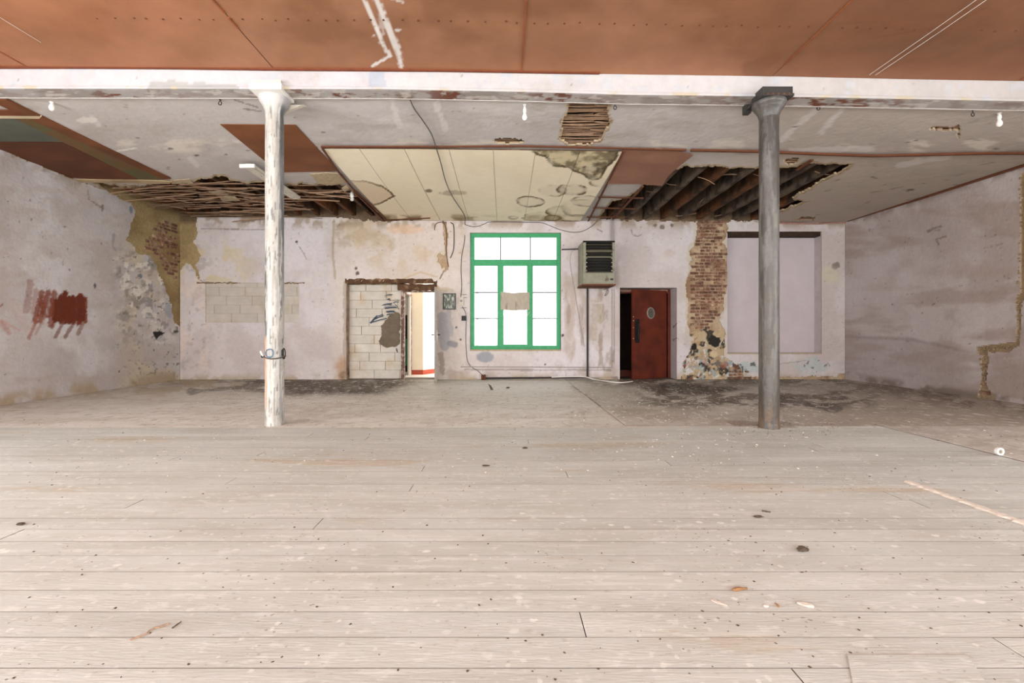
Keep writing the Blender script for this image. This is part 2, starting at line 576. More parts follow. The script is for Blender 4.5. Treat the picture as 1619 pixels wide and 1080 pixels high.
M = dict(
    plaster=mat('painted_plaster', None, 0.9, 0.08, 11, 0.5, 22, bdist=0.014),
    ceil=mat('painted_ceiling_plaster', None, 0.85, 0.06, 7, 0.3, 14, bdist=0.02),
    edge=mat('broken_plaster', (176, 158, 130), 0.95, 0.3, 20, 0.6, 50),
    mortar=mat('old_lime_mortar', None, 0.95, 0.25, 18, 0.7, 40, bdist=0.02),
    reveal=mat('painted_reveal', (186, 176, 176), 0.9, 0.12, 5, 0.3, 25),
    brick=mat('dusty_red_brick', (124, 88, 72), 0.95, 0.45, 14, 0.8, 60, rnd=0.35, second=(172, 146, 120), sec_scale=9, sec_lo=0.47, sec_hi=0.66),
    old_block=mat('old_concrete_block', (196, 188, 177), 0.95, 0.10, 5, 0.4, 70, rnd=0.05, second=(184, 172, 152), sec_scale=2.2, sec_lo=0.52, sec_hi=0.72),
    block=mat('aerated_concrete_block', (208, 201, 189), 0.95, 0.12, 5, 0.5, 70, rnd=0.05, second=(196, 176, 148), sec_scale=2.2, sec_lo=0.52, sec_hi=0.72),
    board=mat('brown_hardboard', None, 0.6, 0.14, 3, 0.1, 30),
    cream=mat('cream_fibreboard', None, 0.85, 0.04, 6, 0.08, 40),
    batten=mat('brown_wood_batten', (98, 56, 34), 0.7, 0.25, 8, 0.3, 40, stretch=(1, 1, 3)),
    dark_wood=mat('old_dark_timber', (92, 66, 46), 0.85, 0.45, 6, 0.6, 30, second=(150, 122, 92), sec_scale=7, sec_lo=0.55, sec_hi=0.7),
    joist=mat('old_joist_timber', (104, 66, 36), 0.85, 0.55, 4, 0.5, 25, rnd=0.3, second=(58, 42, 30), sec_scale=3, sec_lo=0.45, sec_hi=0.6),
    joist_grey=mat('greyed_joist_timber', (98, 84, 70), 0.85, 0.5, 4, 0.5, 25, second=(50, 40, 32), sec_scale=4, sec_lo=0.45, sec_hi=0.6),
    joist_orange=mat('rusty_joist_timber', (124, 72, 34), 0.85, 0.5, 4, 0.5, 25, second=(54, 38, 26), sec_scale=4, sec_lo=0.42, sec_hi=0.55),
    lath=mat('split_lath', (150, 122, 98), 0.9, 0.35, 12, 0.4, 60, rnd=0.35),
    subfloor=mat('upper_floor_boards', (70, 50, 36), 0.9, 0.4, 6, 0.3, 30, rnd=0.25),
    floor=floor_material(False),
    far_floor=floor_material(True),
    gap=mat('gap_dust', (104, 92, 82), 0.95, 0.5, 9, 0.4, 60),
    steel=mat('painted_steel_beam', None, 0.7, 0.08, 9, 0.25, 40),
    iron_white=mat('flaking_white_iron', None, 0.55, 0.12, 18, 0.5, 35),
    iron_grey=mat('worn_grey_iron', None, 0.42, 0.15, 14, 0.35, 40, metal=0.1, specular=0.5),
    green=mat('green_window_paint', (62, 158, 104), 0.5, 0.12, 12, 0.15, 60, second=(96, 176, 132), sec_scale=14, sec_lo=0.62, sec_hi=0.75),
    thin=mat('thin_brown_glazing_bar', (84, 74, 62), 0.7, 0.2),
    glass=glass_material(),
    red=mat('red_brown_door_paint', (98, 40, 23), 0.5, 0.3, 4, 0.15, 30, second=(72, 28, 17), sec_scale=2.5, sec_lo=0.45, sec_hi=0.7),
    black=mat('black_plastic', (26, 24, 23), 0.5, 0.2),
    chrome=mat('dull_chrome', (200, 198, 192), 0.3, 0.05, metal=0.8),
    heater=mat('olive_enamel', (136, 134, 115), 0.5, 0.2, 9, 0.1, 30, second=(96, 86, 66), sec_scale=7, sec_lo=0.58, sec_hi=0.72),
    heater_dark=mat('dark_grille', (30, 28, 26), 0.8, 0.5, 20),  # near-black grille back and top rail
    heater_slat=mat('dusty_louvre', (88, 84, 70), 0.6, 0.4, 30),
    pipe=mat('black_pipe', (48, 44, 41), 0.6, 0.3, 20),
    rust=mat('rusty_iron', (104, 66, 46), 0.9, 0.4, 25, 0.5),
    conduit=mat('painted_conduit', (166, 158, 152), 0.7, 0.15, 20),
    cable=mat('grey_cable', (92, 86, 82), 0.7, 0.2, 20),
    hose=mat('white_hose', (224, 220, 212), 0.5, 0.08),
    white=mat('white_plastic', (226, 224, 218), 0.5, 0.06),
    opal=mat('opal_bulb_glass', (236, 232, 222), 0.25, 0.04, bump=0),
    fitting=mat('dusty_white_enamel', (205, 198, 184), 0.6, 0.15, 15),
    blue=mat('blue_cable', (66, 110, 140), 0.5, 0.15),
    cloth=mat('dirty_linen', (176, 166, 150), 0.95, 0.15, 14, 0.3, 120, second=(120, 98, 72), sec_scale=6, sec_lo=0.58, sec_hi=0.75, stretch=(2.2, 1, 0.6)),
    door_white=mat('grey_white_door', (146, 138, 128), 0.7, 0.18, 9),
    frame_brown=mat('brown_door_frame', (110, 82, 70), 0.7, 0.3, 12, second=(186, 170, 158), sec_scale=12, sec_lo=0.5, sec_hi=0.66),
    hall_white=mat('hall_white_paint', (236, 233, 226), 0.8, 0.03),
    hall_red=mat('hall_red_skirting', (170, 76, 54), 0.6, 0.1),
    hall_green=mat('green_wall_tiles', (36, 120, 92), 0.5, 0.1),
    hall_black=mat('dark_opening', (14, 13, 13), 0.8, 0.2),
    dark_room=mat('unlit_room_paint', (70, 50, 44), 0.9, 0.2),
    cement=mat('dark_cement_patch', (112, 100, 84), 0.95, 0.2, 9, 0.6, 30),
    scrawl=mat('blue_black_paint', (74, 84, 98), 0.8, 0.2),
    meter=mat('mottled_glass_panel', (86, 94, 82), 0.35, 0.5, 30, second=(190, 194, 180), sec_scale=22, sec_lo=0.5, sec_hi=0.6, stretch=(1.5, 1, 0.5)),
    crumb=mat('plaster_crumbs', (214, 206, 194), 0.95, 0.2, 30),
    grit=mat('dark_grit', (78, 66, 54), 0.95, 0.4, 30),
    bark=mat('dark_lump', (82, 70, 58), 0.95, 0.4, 60, 0.8, 90),
    stick=mat('wood_splinter', (140, 104, 70), 0.9, 0.3, 30),
    facade=mat('pale_render', (214, 214, 212), 0.9, 0.05),
    facade_glass=mat('far_window_glass', (170, 174, 178), 0.3, 0.1),
    facade_roof=mat('far_red_tiles', (186, 120, 98), 0.8, 0.15),
    yard=mat('pale_concrete_yard', (190, 188, 182), 0.9, 0.1),
)

# ------------------------------------------------------------------ the back wall


def X_(px): return (px - CX) * S
def Z_(py): return EYE + (CY - py) * S


DOOR1 = (X_(547), X_(691), -0.2, Z_(445))
WIN = (X_(743), X_(887), Z_(553), Z_(368))
DOOR2 = (X_(980), X_(1070), -0.2, Z_(455))
NICHE = (X_(1150), X_(1299), Z_(558), Z_(366))
PANEL = (X_(325), X_(473), Z_(510), Z_(447))
STRIP = [(1102, 340), (1149, 340), (1149, 376), (1144, 384), (1151, 392), (1149, 470), (1140, 500), (1136, 508), (1147, 520), (1146, 560),
         (1160, 572), (1172, 583), (1180, 606), (1076, 606), (1080, 575), (1092, 555), (1096, 536), (1088, 515), (1086, 450), (1092, 425),
         (1091, 400), (1100, 380)]
CORNER = [(280, 330), (309, 334), (311, 352), (312, 370), (306, 384), (317, 401), (311, 425), (319, 447), (312, 436), (304, 420), (294, 416), (290, 424), (280, 436)]
CHIP = [(690, 402), (697, 398), (706, 405), (705, 422), (699, 426), (692, 415)]
SCAR = [(700, 350), (705, 350), (709, 372), (706, 400), (709, 425), (704, 430), (703, 380)]
BASE = [(1150, 594), (1215, 597), (1300, 595), (1336, 593), (1336, 606), (1150, 606)]


def in_rect(X, Z, r): return (X > r[0]) & (X < r[1]) & (Z > r[2]) & (Z < r[3])


def wall_keep(X, Z):
    px, py = CX + X / S, CY - (Z - EYE) / S
    k = np.ones(X.shape, bool)
    for r in (DOOR1, WIN, DOOR2, NICHE, PANEL):
        k &= ~in_rect(X, Z, r)
    for n, p in enumerate((STRIP, CORNER, CHIP, SCAR, BASE)):
        k &= ~inside(px, py, p, 5.0 if n != 3 else 2.0, 0.11, 11 + n)
    top = np.interp(px, [285, 440, 520, 560, 610, 680, 900, 1080, 1336], [347, 346, 347, 352, 358, 349, 351, 357, 354])
    k &= py > top - 7 + 9 * (fbm(px * 0.12, py * 0.12, 5) - 0.4)
    return k


def wall_colours(X, Y, Z, px, py):
    p = Paint(px, py, (207, 199, 196))
    p.cloud((192, 180, 176), 0.02, 0.40, 0.62, 0.7, 3)
    p.cloud((214, 207, 209), 0.016, 0.5, 0.7, 0.7, 4)
    p.mix(sstep(440, 300, px) * 0.25, (214, 206, 204))
    # the stretch left of the window: older, yellowed distemper
    old = sstep(520, 532, px) * sstep(745, 725, px)
    p.mix(old * 0.45, (216, 202, 188))
    p.cloud((196, 176, 146), 0.03, 0.5, 0.7, 0.75, 8, where=old * sstep(470, 380, py))
    p.cloud((166, 146, 118), 0.05, 0.55, 0.72, 0.7, 9, where=sstep(520, 535, px) * sstep(700, 640, px) * sstep(430, 360, py))
    p.stroke([(528, 350), (526, 400), (530, 440)], 4, (160, 142, 116), 0.6, seed=3)
    p.blob(575, 372, 26, 12, (184, 164, 136), 0.6, seed=7)
    p.blob(640, 362, 30, 8, (214, 178, 146), 0.6, seed=8)
    p.stroke([(640, 440), (665, 430), (690, 438)], 3, (190, 166, 130), 0.6)
    # left of the bricked-up opening: flaked paint
    p.cloud((206, 190, 150), 0.045, 0.48, 0.62, 0.8, 21, where=sstep(440, 330, px) * sstep(370, 395, py) * sstep(455, 440, py))
    p.cloud((170, 160, 160), 0.09, 0.6, 0.7, 0.6, 22, where=sstep(345, 320, px))
    p.cloud((222, 204, 192), 0.03, 0.45, 0.6, 0.6, 23, where=sstep(335, 320, px) * sstep(430, 445, py))
    p.stroke([(318, 362), (420, 363)], 1.6, (140, 128, 122), 0.8, 0.8)
    p.stroke([(318, 514), (326, 512)], 2, (170, 158, 150), 0.6)
    p.stroke([(468, 383), (480, 400), (484, 409)], 1.3, (110, 100, 94), 0.7, 0.9)
    p.blob(469, 382, 2.5, 2, (60, 54, 50), 1, 0.2)
    # rust and damp by the doorway
    p.blob(540, 582, 14, 22, (176, 134, 92), 0.7, 0.7, 0.09, 0.7, 31)
    p.blob(544, 595, 9, 10, (120, 86, 60), 0.8, 0.5, 0.1, 0.5, 32)
    p.stroke([(545, 447), (545, 600)], 5, (150, 130, 110), 0.5, 0.7, 0.1)
    # grey smears
    p.blob(767, 565, 17, 9, (146, 148, 154), 0.9, 0.35, 0.09, 0.25, 41)
    p.stroke([(700, 500), (702, 545)], 17, (156, 156, 160), 0.75, 0.6, 0.09, 42)
    p.stroke([(709, 495), (712, 528)], 10, (170, 168, 170), 0.7, 0.6, 0.09, 43)
    p.blob(716, 545, 10, 6, (140, 140, 146), 0.8, 0.5, 0.1, 0.3, 44)
    p.stroke([(700, 590), (697, 560)], 8, (150, 126, 110), 0.6, 0.8)
    # bleached tape marks and boxes under the heater
    p.cloud((178, 160, 146), 0.06, 0.5, 0.68, 0.7, 51, fy=0.02, where=sstep(886, 895, px) * sstep(985, 972, px) * sstep(410, 450, py))
    p.poly([(936, 480), (955, 480), (955, 510), (944, 512), (944, 538), (934, 538)], (176, 164, 146), 0.7, 1.5, 0.2, 52, 0.3)
    p.poly([(935, 473), (948, 473), (948, 478), (935, 478)], (182, 170, 152), 0.6, 1, 0.2, 53)
    p.blob(1058, 400, 10, 9, (196, 176, 168), 0.6, 0.4, seed=54)
    p.stroke([(998, 363), (1000, 371), (1008, 374), (1014, 371)], 1.5, (120, 110, 106), 0.8)
    p.stroke([(944, 362), (952, 366)], 2, (110, 100, 96), 0.8)
    p.blob(1047, 359, 4, 4, (110, 104, 98), 0.9, 0.4, 0.2)
    p.blob(672, 402, 3, 16, (190, 166, 150), 0.4)
    for (x, y, r) in ((1036, 356, 3), (1062, 356, 3), (565, 432, 3.5), (563, 424, 2.5), (721, 518, 1.8), (728, 537, 1.8), (862, 576, 2), (890, 530, 2.2), (889, 531, 2)):
        p.blob(x, y, r, r, (78, 66, 58), 0.9, 0.4, 0.3)
    p.blob(686, 454, 9, 5, (176, 146, 90), 0.8, 0.6, 0.2, 0.3, 61)
    p.blob(705, 458, 12, 3.5, (190, 170, 140), 0.6, 0.6, 0.2, 0.3, 62)
    p.stroke([(696, 440), (702, 428)], 2.5, (120, 96, 60), 0.8)
    p.cloud((150, 134, 120), 0.10, 0.60, 0.72, 0.6, 55, fy=0.03, where=sstep(886, 900, px) * sstep(985, 970, px) * sstep(380, 420, py))
    p.cloud((160, 140, 124), 0.04, 0.56, 0.7, 0.5, 56, where=sstep(690, 700, px) * sstep(985, 970, px) * sstep(560, 590, py))
    p.stroke([(735, 584), (850, 585), (965, 585)], 3, (130, 116, 104), 0.6, 0.9, 0.08, 57)  # dirt and the level conduit's shadow, painted just below it
    p.stroke([(740, 600), (900, 600), (975, 598)], 5, (110, 94, 78), 0.7, 0.9, 0.07, 58)
    # right of the brick strip
    p.blob(1322, 420, 7, 6, (120, 112, 100), 0.8, 0.5, 0.2, 0.3, 71)
    p.blob(1312, 435, 16, 18, (206, 200, 168), 0.6, 0.4, 0.06, 0.6, 72)
    for (cx, cy, rx, ry, s) in ((1196, 582, 30, 11, 1), (1290, 579, 26, 12, 2), (1162, 584, 16, 14, 3)):
        p.blob(cx, cy, rx, ry, (180, 192, 190), 0.7, 1.1, 0.12, 0.3, 80 + s)
        p.cloud((76, 78, 76), 0.16, 0.60, 0.64, 0.85, 90 + s, where=(np.hypot((px - cx) / rx, (py - cy) / ry) < 0.85) * 1.0)
    p.stroke([(1229, 576), (1275, 570)], 1.5, (150, 138, 124), 0.6)
    # crumbling edges, rising damp, specks
    p.cloud((176, 160, 136), 0.05, 0.42, 0.6, 0.85, 6, where=sstep(586, 600, py))
    p.cloud((150, 130, 104), 0.07, 0.45, 0.6, 0.7, 16, where=sstep(366, 352, py))
    p.cloud((120, 108, 98), 0.22, 0.80, 0.84, 0.7, 14)
    p.cloud((170, 158, 148), 0.12, 0.74, 0.84, 0.5, 15, fy=0.3)
    edge = np.zeros(len(px))
    for k, q in enumerate((STRIP, CORNER, CHIP)):
        a = np.array(q, float); c = a.mean(0)
        edge = np.maximum(edge, inside(px, py, [tuple(c + (v - c) * 1.12) for v in a], 6, 0.1, 11 + k).astype(float))
    p.mix(edge * 0.55, (200, 186, 160))
    return p.c


def core_colours(X, Y, Z, px, py):
    p = Paint(px, py, (176, 150, 120))
    p.cloud((138, 108, 84), 0.06, 0.45, 0.62, 0.8, 3)
    p.cloud((196, 176, 146), 0.05, 0.5, 0.68, 0.8, 4)
    p.mix((px < 330) * 1.0, (168, 146, 104))
    p.cloud((140, 120, 84), 0.05, 0.45, 0.65, 0.6, 5, where=(px < 330) * 1.0)
    p.mix(sstep(356, 349, py) * 0.85, (92, 74, 56))
    low = sstep(516, 530, py) * (px > 1060) * (px < 1200)
    p.mix(low * 0.7, (196, 172, 136))
    p.cloud((206, 208, 204), 0.10, 0.52, 0.57, 1.0, 33, where=low * sstep(540, 556, py))
    p.cloud((150, 170, 174), 0.16, 0.60, 0.63, 0.9, 34, where=low * sstep(550, 560, py))
    p.cloud((60, 57, 52), 0.13, 0.60, 0.62, 0.95, 31, where=low)
    p.cloud((150, 84, 60), 0.12, 0.66, 0.69, 0.8, 32, where=low * sstep(560, 580, py))
    return p.c


_ex = [r[i] for r in (DOOR1, WIN, DOOR2, NICHE, PANEL) for i in (0, 1)]
_ez = [r[i] for r in (DOOR1, WIN, DOOR2, NICHE, PANEL) for i in (2, 3)]
CORE_Y = D + 0.018


def core_keep(X, Z):
    k = np.ones(X.shape, bool)
    for r in (DOOR1, WIN, DOOR2):
        k &= ~in_rect(X, Z, r)
    return k & ~in_rect(X, Z, NICHE)


wall_back = sheet('wall_back', lines(XL - 0.5, XR + 0.5, 0.05, _ex), lines(-0.1, 4.25, 0.05, _ez), lambda u, v: (u, np.full(u.shape, CORE_Y), v),
                  core_keep, (0, 0.48, 0), core_colours, [M['mortar'], M['reveal']], close=True, smooth=False)
tag(wall_back, 'long pale lilac back wall with flaking plaster, window, two doorways and niche', 'wall', kind='structure')


def back_relief(u, v):
    return D - 0.006 * (fbm(u * 1.3, v * 1.3, 9) - 0.5) - 0.003 * fbm(u * 9, v * 9, 10, 2)


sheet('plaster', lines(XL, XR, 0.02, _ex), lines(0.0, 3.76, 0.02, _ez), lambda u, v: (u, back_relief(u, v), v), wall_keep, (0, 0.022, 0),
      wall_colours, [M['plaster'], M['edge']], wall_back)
# niche: recessed painted panel, dark lintel strip across its top
MB().box(NICHE[0], NICHE[1], D + 0.25, D + 0.30, NICHE[2], NICHE[3]).build('niche_back', mat('niche_paint', (200, 190, 192), 0.9, 0.07, 3, 0.2, 30), wall_back)
MB().box(NICHE[0], NICHE[1], D + 0.04, D + 0.25, NICHE[3] - 0.10, NICHE[3] - 0.002).build('niche_lintel', mat('dark_lintel', (58, 44, 33), 0.9, 0.5, 9, 0.6, 30), wall_back)
MB().box(NICHE[0] - 0.02, NICHE[1], D - 0.012, D + 0.02, NICHE[2] - 0.03, NICHE[2] - 0.004).build('niche_sill', M['edge'], wall_back)


def rough_box(seed, lx, ly, lz, jit, bevel):
    bm = bmesh.new()
    bmesh.ops.create_cube(bm, size=1.0)
    for v in bm.verts:
        v.co.x *= lx; v.co.y *= ly; v.co.z *= lz
    if bevel:
        bmesh.ops.bevel(bm, geom=list(bm.edges), offset=bevel, segments=1, affect='EDGES', profile=0.5)
    r = random.Random(seed)
    for v in bm.verts:
        v.co.x += r.uniform(-jit, jit); v.co.y += r.uniform(-jit, jit); v.co.z += r.uniform(-jit, jit)
    me = bpy.data.meshes.new('piece')
    bm.to_mesh(me); bm.free()
    return me


BRICKS = [rough_box(k, 0.205, 0.05, 0.060, 0.006, 0.008) for k in range(4)]
HALF = [rough_box(10 + k, 0.10, 0.05, 0.060, 0.006, 0.008) for k in range(3)]
for me in BRICKS + HALF: me.materials.append(M['brick'])


def lay_bricks(parent, poly, u0, u1, z0, z1, place, rot, seed, drop=0.08, to_px=None):
    r = random.Random(seed)
    k = 0
    z = z0
    while z < z1:
        half = k % 2
        u = u0 - (0.11 if half else 0.0)
        while u < u1:
            header = (k % 3 == 2)
            ln = 0.115 if header else 0.217
            uc = u + ln / 2
            px, py = to_px(uc, z)
            if inside(np.array([px]), np.array([py]), poly)[0] and r.random() > drop:
                o = link('brick', r.choice(HALF if header else BRICKS), None, parent, place(uc, z, r.uniform(-0.005, 0.006)))
                o.rotation_euler = (r.uniform(-0.02, 0.02), r.uniform(-0.03, 0.03), rot + r.uniform(-0.02, 0.02))
            u += ln
        z += 0.0745
        k += 1


def _bpx(u, z): return CX + u / S, CY - (z - EYE) / S


lay_bricks(wall_back, [(1104, 348), (1146, 348), (1141, 384), (1147, 410), (1145, 470), (1136, 500), (1128, 508), (1120, 518), (1104, 526), (1093, 512), (1091, 450), (1097, 425), (1099, 396)],
           X_(1084), X_(1152), 1.05, 3.70, lambda u, z, d: (u, D + 0.030 + d, z), 0.0, 3, 0.06, _bpx)
lay_bricks(wall_back, [(1150, 590), (1165, 575), (1185, 590), (1184, 601), (1148, 602)], X_(1145), X_(1188), 0.03, 0.4, lambda u, z, d: (u, D + 0.026 + d, z), 0.0, 4, 0.1, _bpx)

# exposed blocks of the bricked-up opening, flush in the wall
_z = PANEL[2]
for k in range(5):
    h = min(0.205, PANEL[3] - _z)
    if h < 0.03: break
    x = PANEL[0] - (0.28 if k % 2 else 0.0) - (0.12 if k in (1, 2) else 0.0)
    while x < PANEL[1]:
        a, b2 = max(x, PANEL[0]), min(x + 0.595, PANEL[1])
        if b2 - a > 0.03:
            me = rough_box(100 + k, b2 - a - 0.003, 0.03, h - 0.003, 0.0006, 0.0025)
            link('block', me, M['old_block'], wall_back, ((a + b2) / 2, D + 0.021 + R.uniform(-0.001, 0.001), _z + h / 2))
        x += 0.6
    _z += 0.205

ragged_edge = [(312, 440, 380, 448, 41), (450, 443, 482, 448, 42)]


def flake_colours(X, Y, Z, px, py):
    p = Paint(px, py, (186, 166, 134))
    p.cloud((206, 204, 198), 0.07, 0.50, 0.56, 0.95, 3, where=sstep(530, 556, py))
    p.cloud((150, 168, 172), 0.10, 0.58, 0.62, 0.9, 4, where=sstep(545, 560, py))
    p.cloud((56, 53, 49), 0.09, 0.575, 0.60, 0.95, 5)
    p.cloud((150, 92, 68), 0.09, 0.62, 0.66, 0.8, 6, where=sstep(560, 580, py))
    p.cloud((168, 140, 104), 0.12, 0.55, 0.65, 0.7, 7)
    p.blob(1096, 549, 6, 6, (40, 38, 36), 1, 0.6, 0.15, 0.2, 8)
    p.blob(1130, 540, 10, 8, (46, 43, 40), 1, 0.8, 0.15, 0.2, 9)
    p.blob(1128, 560, 6, 5, (206, 186, 150), 1, 0.4, 0.2, 0.2, 10)
    p.blob(1133, 577, 9, 9, (110, 106, 98), 0.9, 0.7, 0.15, 0.2, 11)
    return p.c


sheet('flaking_coat', lines(X_(1074), X_(1184), 0.009), lines(0.0, Z_(516), 0.009),
      lambda u, v: (u, D + 0.014 - 0.05 * (fbm(u * 7, v * 7, 5) - 0.42), v),
      lambda u, v: inside(CX + u / S, CY - (v - EYE) / S, [(1078, 606), (1081, 577), (1093, 556), (1097, 538), (1104, 526), (1116, 518), (1128, 526), (1147, 528), (1146, 560), (1150, 575), (1152, 606)], 5, 0.12, 9),
      (0, 0.03, 0), flake_colours, [M['plaster'], M['edge']], wall_back)
# block infill of the doorway, 0.2 m back in the opening
IY = D + 0.20


def xi(px): return (px - CX) * IY / F


ix0, ix1 = DOOR1[0] + 0.0, xi(636)
MB().box(ix0, ix1, IY + 0.01, IY + 0.19, 0, DOOR1[3]).build('infill_mortar', M['edge'], wall_back)
_z = 0.0
for k in range(11):
    h = min(0.206, DOOR1[3] - 0.06 - _z)
    x = ix0 - [0.0, 0.34, 0.12, 0.46, 0.0, 0.3, 0.12, 0.42, 0.05, 0.32, 0.2][k]
    while x < ix1:
        a, b2 = max(x, ix0), min(x + 0.60, ix1)
        if b2 - a > 0.04:
            me = rough_box(200 + k, b2 - a - 0.005, 0.03, h - 0.005, 0.001, 0.004)
            link('block', me, M['block'], wall_back, ((a + b2) / 2, IY + R.uniform(-0.002, 0.002), _z + h / 2))
        x += 0.605
    _z += 0.206
# stained jamb, timber lintels
MB().box(DOOR1[0] - 0.004, DOOR1[0] + 0.018, D + 0.0, IY, 0, DOOR1[3]).build('stained_jamb', mat('stained_jamb_plaster', (160, 140, 122), 0.95, 0.35, 5, 0.5, 20, second=(110, 84, 62), sec_scale=3), wall_back)


def ragged_beam(name, x0, x1, y0, y1, z0, z1, seed, m, parent, n=24, jit=0.012):
    r = random.Random(seed)
    b = MB()
    sec = []
    for k in range(n + 1):
        x = x0 + (x1 - x0) * k / n
        j = lambda: r.uniform(-jit, jit)
        base = len(b.v)
        b.v += [(x, y0 + j(), z0 + j()), (x, y0 + j(), z1 + j()), (x, y1, z1 + j()), (x, y1, z0 + j())]
        sec.append(base)
    for a, c in zip(sec[:-1], sec[1:]):
        for q in range(4):
            b.f.append((a + q, a + (q + 1) % 4, c + (q + 1) % 4, c + q))
    b.f.append(tuple(sec[0] + q for q in range(4))); b.f.append(tuple(sec[-1] + q for q in range(4))[::-1])
    return b.build(name, m, parent)


for (x0, y0, x1, y1, sd) in ragged_edge:
    ragged_beam('torn_edge', X_(x0), X_(x1), D - 0.014, D + 0.01, Z_(y1) - 0.005, Z_(y1) + 0.02, sd, mat('torn_plaster_edge', (140, 122, 98), 0.95, 0.4, 20) if sd == 41 else bpy.data.materials['torn_plaster_edge'], wall_back, 22, 0.018)
ragged_beam('lintel', DOOR1[0] - 0.02, DOOR1[1] + 0.005, D - 0.012, D + 0.06, DOOR1[3] - 0.05, DOOR1[3] + 0.055, 5, M['dark_wood'], wall_back, 30, 0.016)
ragged_beam('lintel', xi(630), DOOR1[1], D + 0.09, IY, DOOR1[3] - 0.20, DOOR1[3] - 0.05, 6, M['dark_wood'], wall_back, 14, 0.012)
# cement patch and scrawl on the blocks
_patch = [(612, 506), (616, 498), (624, 494), (633, 496), (634, 515), (632, 533), (631, 545), (624, 549), (615, 550), (606, 547), (601, 544), (602, 530), (605, 518), (603, 513), (609, 509)]
_pp = [((x - CX) * IY / F, EYE + (CY - y) * IY / F) for x, y in _patch]
sheet('cement_patch', lines(xi(597), xi(636), 0.008), lines(0.68, 1.62, 0.008), lambda u, v: (u, IY - 0.024 - 0.012 * fbm(u * 9, v * 5, 4), v),
      lambda u, v: inside(u, v, _pp, 0.05, 9.0, 6), (0, 0.02, 0), None, [M['cement'], M['edge']], wall_back)
_b = MB()
for (x0, y0, x1, y1, w) in ((611, 467, 621, 466, 1.6), (613, 474, 617, 473, 3), (607, 482, 620, 480, 2.4), (622, 479, 631, 478, 1.4), (609, 488, 628, 486, 2), (611, 493, 624, 492, 2.6),
                            (586, 511, 596, 501, 3.2), (593, 505, 607, 499, 2.2), (590, 509, 612, 503, 1.6), (612, 498, 620, 496, 2.5), (626, 482, 631, 490, 1.2), (627, 553, 629, 558, 2.2)):
    s = IY / F
    for rep_ in range(3):
        jx, jy = (R.uniform(-3, 3), R.uniform(-2, 2)) if rep_ else (0, 0)
        x0, x1, y0, y1, w = x0 + jx, x1 + jx * 0.6, y0 + jy, y1 + jy + R.uniform(-0.8, 0.8), w * (1 if rep_ == 0 else 0.6)
        if x1 > 633: continue
        _b.tube([((x0 - CX) * s, IY - 0.016, EYE + (CY - y0) * s), ((x0 + x1) / 2 * s - CX * s, IY - 0.016, EYE + (CY - (y0 + y1) / 2 + 0.6) * s), ((x1 - CX) * s, IY - 0.016, EYE + (CY - y1) * s)], w * s * 0.45, 6)
_o = _b.build('paint_scrawl', M['scrawl'], wall_back)

# ------------------------------------------------------------------ side walls
LHOLE = [(203, 316), (213, 335), (208, 355), (199, 378), (221, 402), (237, 403), (245, 420), (252, 432), (262, 456), (272, 480), (276, 512), (292, 518), (292, 320), (235, 312)]


def left_top(px):
    return np.interp(px, [-300, 0, 60, 115, 165, 205, 285], [100, 236, 262, 283, 300, 322, 345])


def left_keep(Y, Z):
    px, py = project(np.full(Y.shape, XL), Y, Z)
    k = ~inside(px, py, LHOLE, 5, 0.09, 3)
    return k & (py > left_top(px) + 5 * (fbm(px * 0.12, py * 0.12, 6) - 0.5))


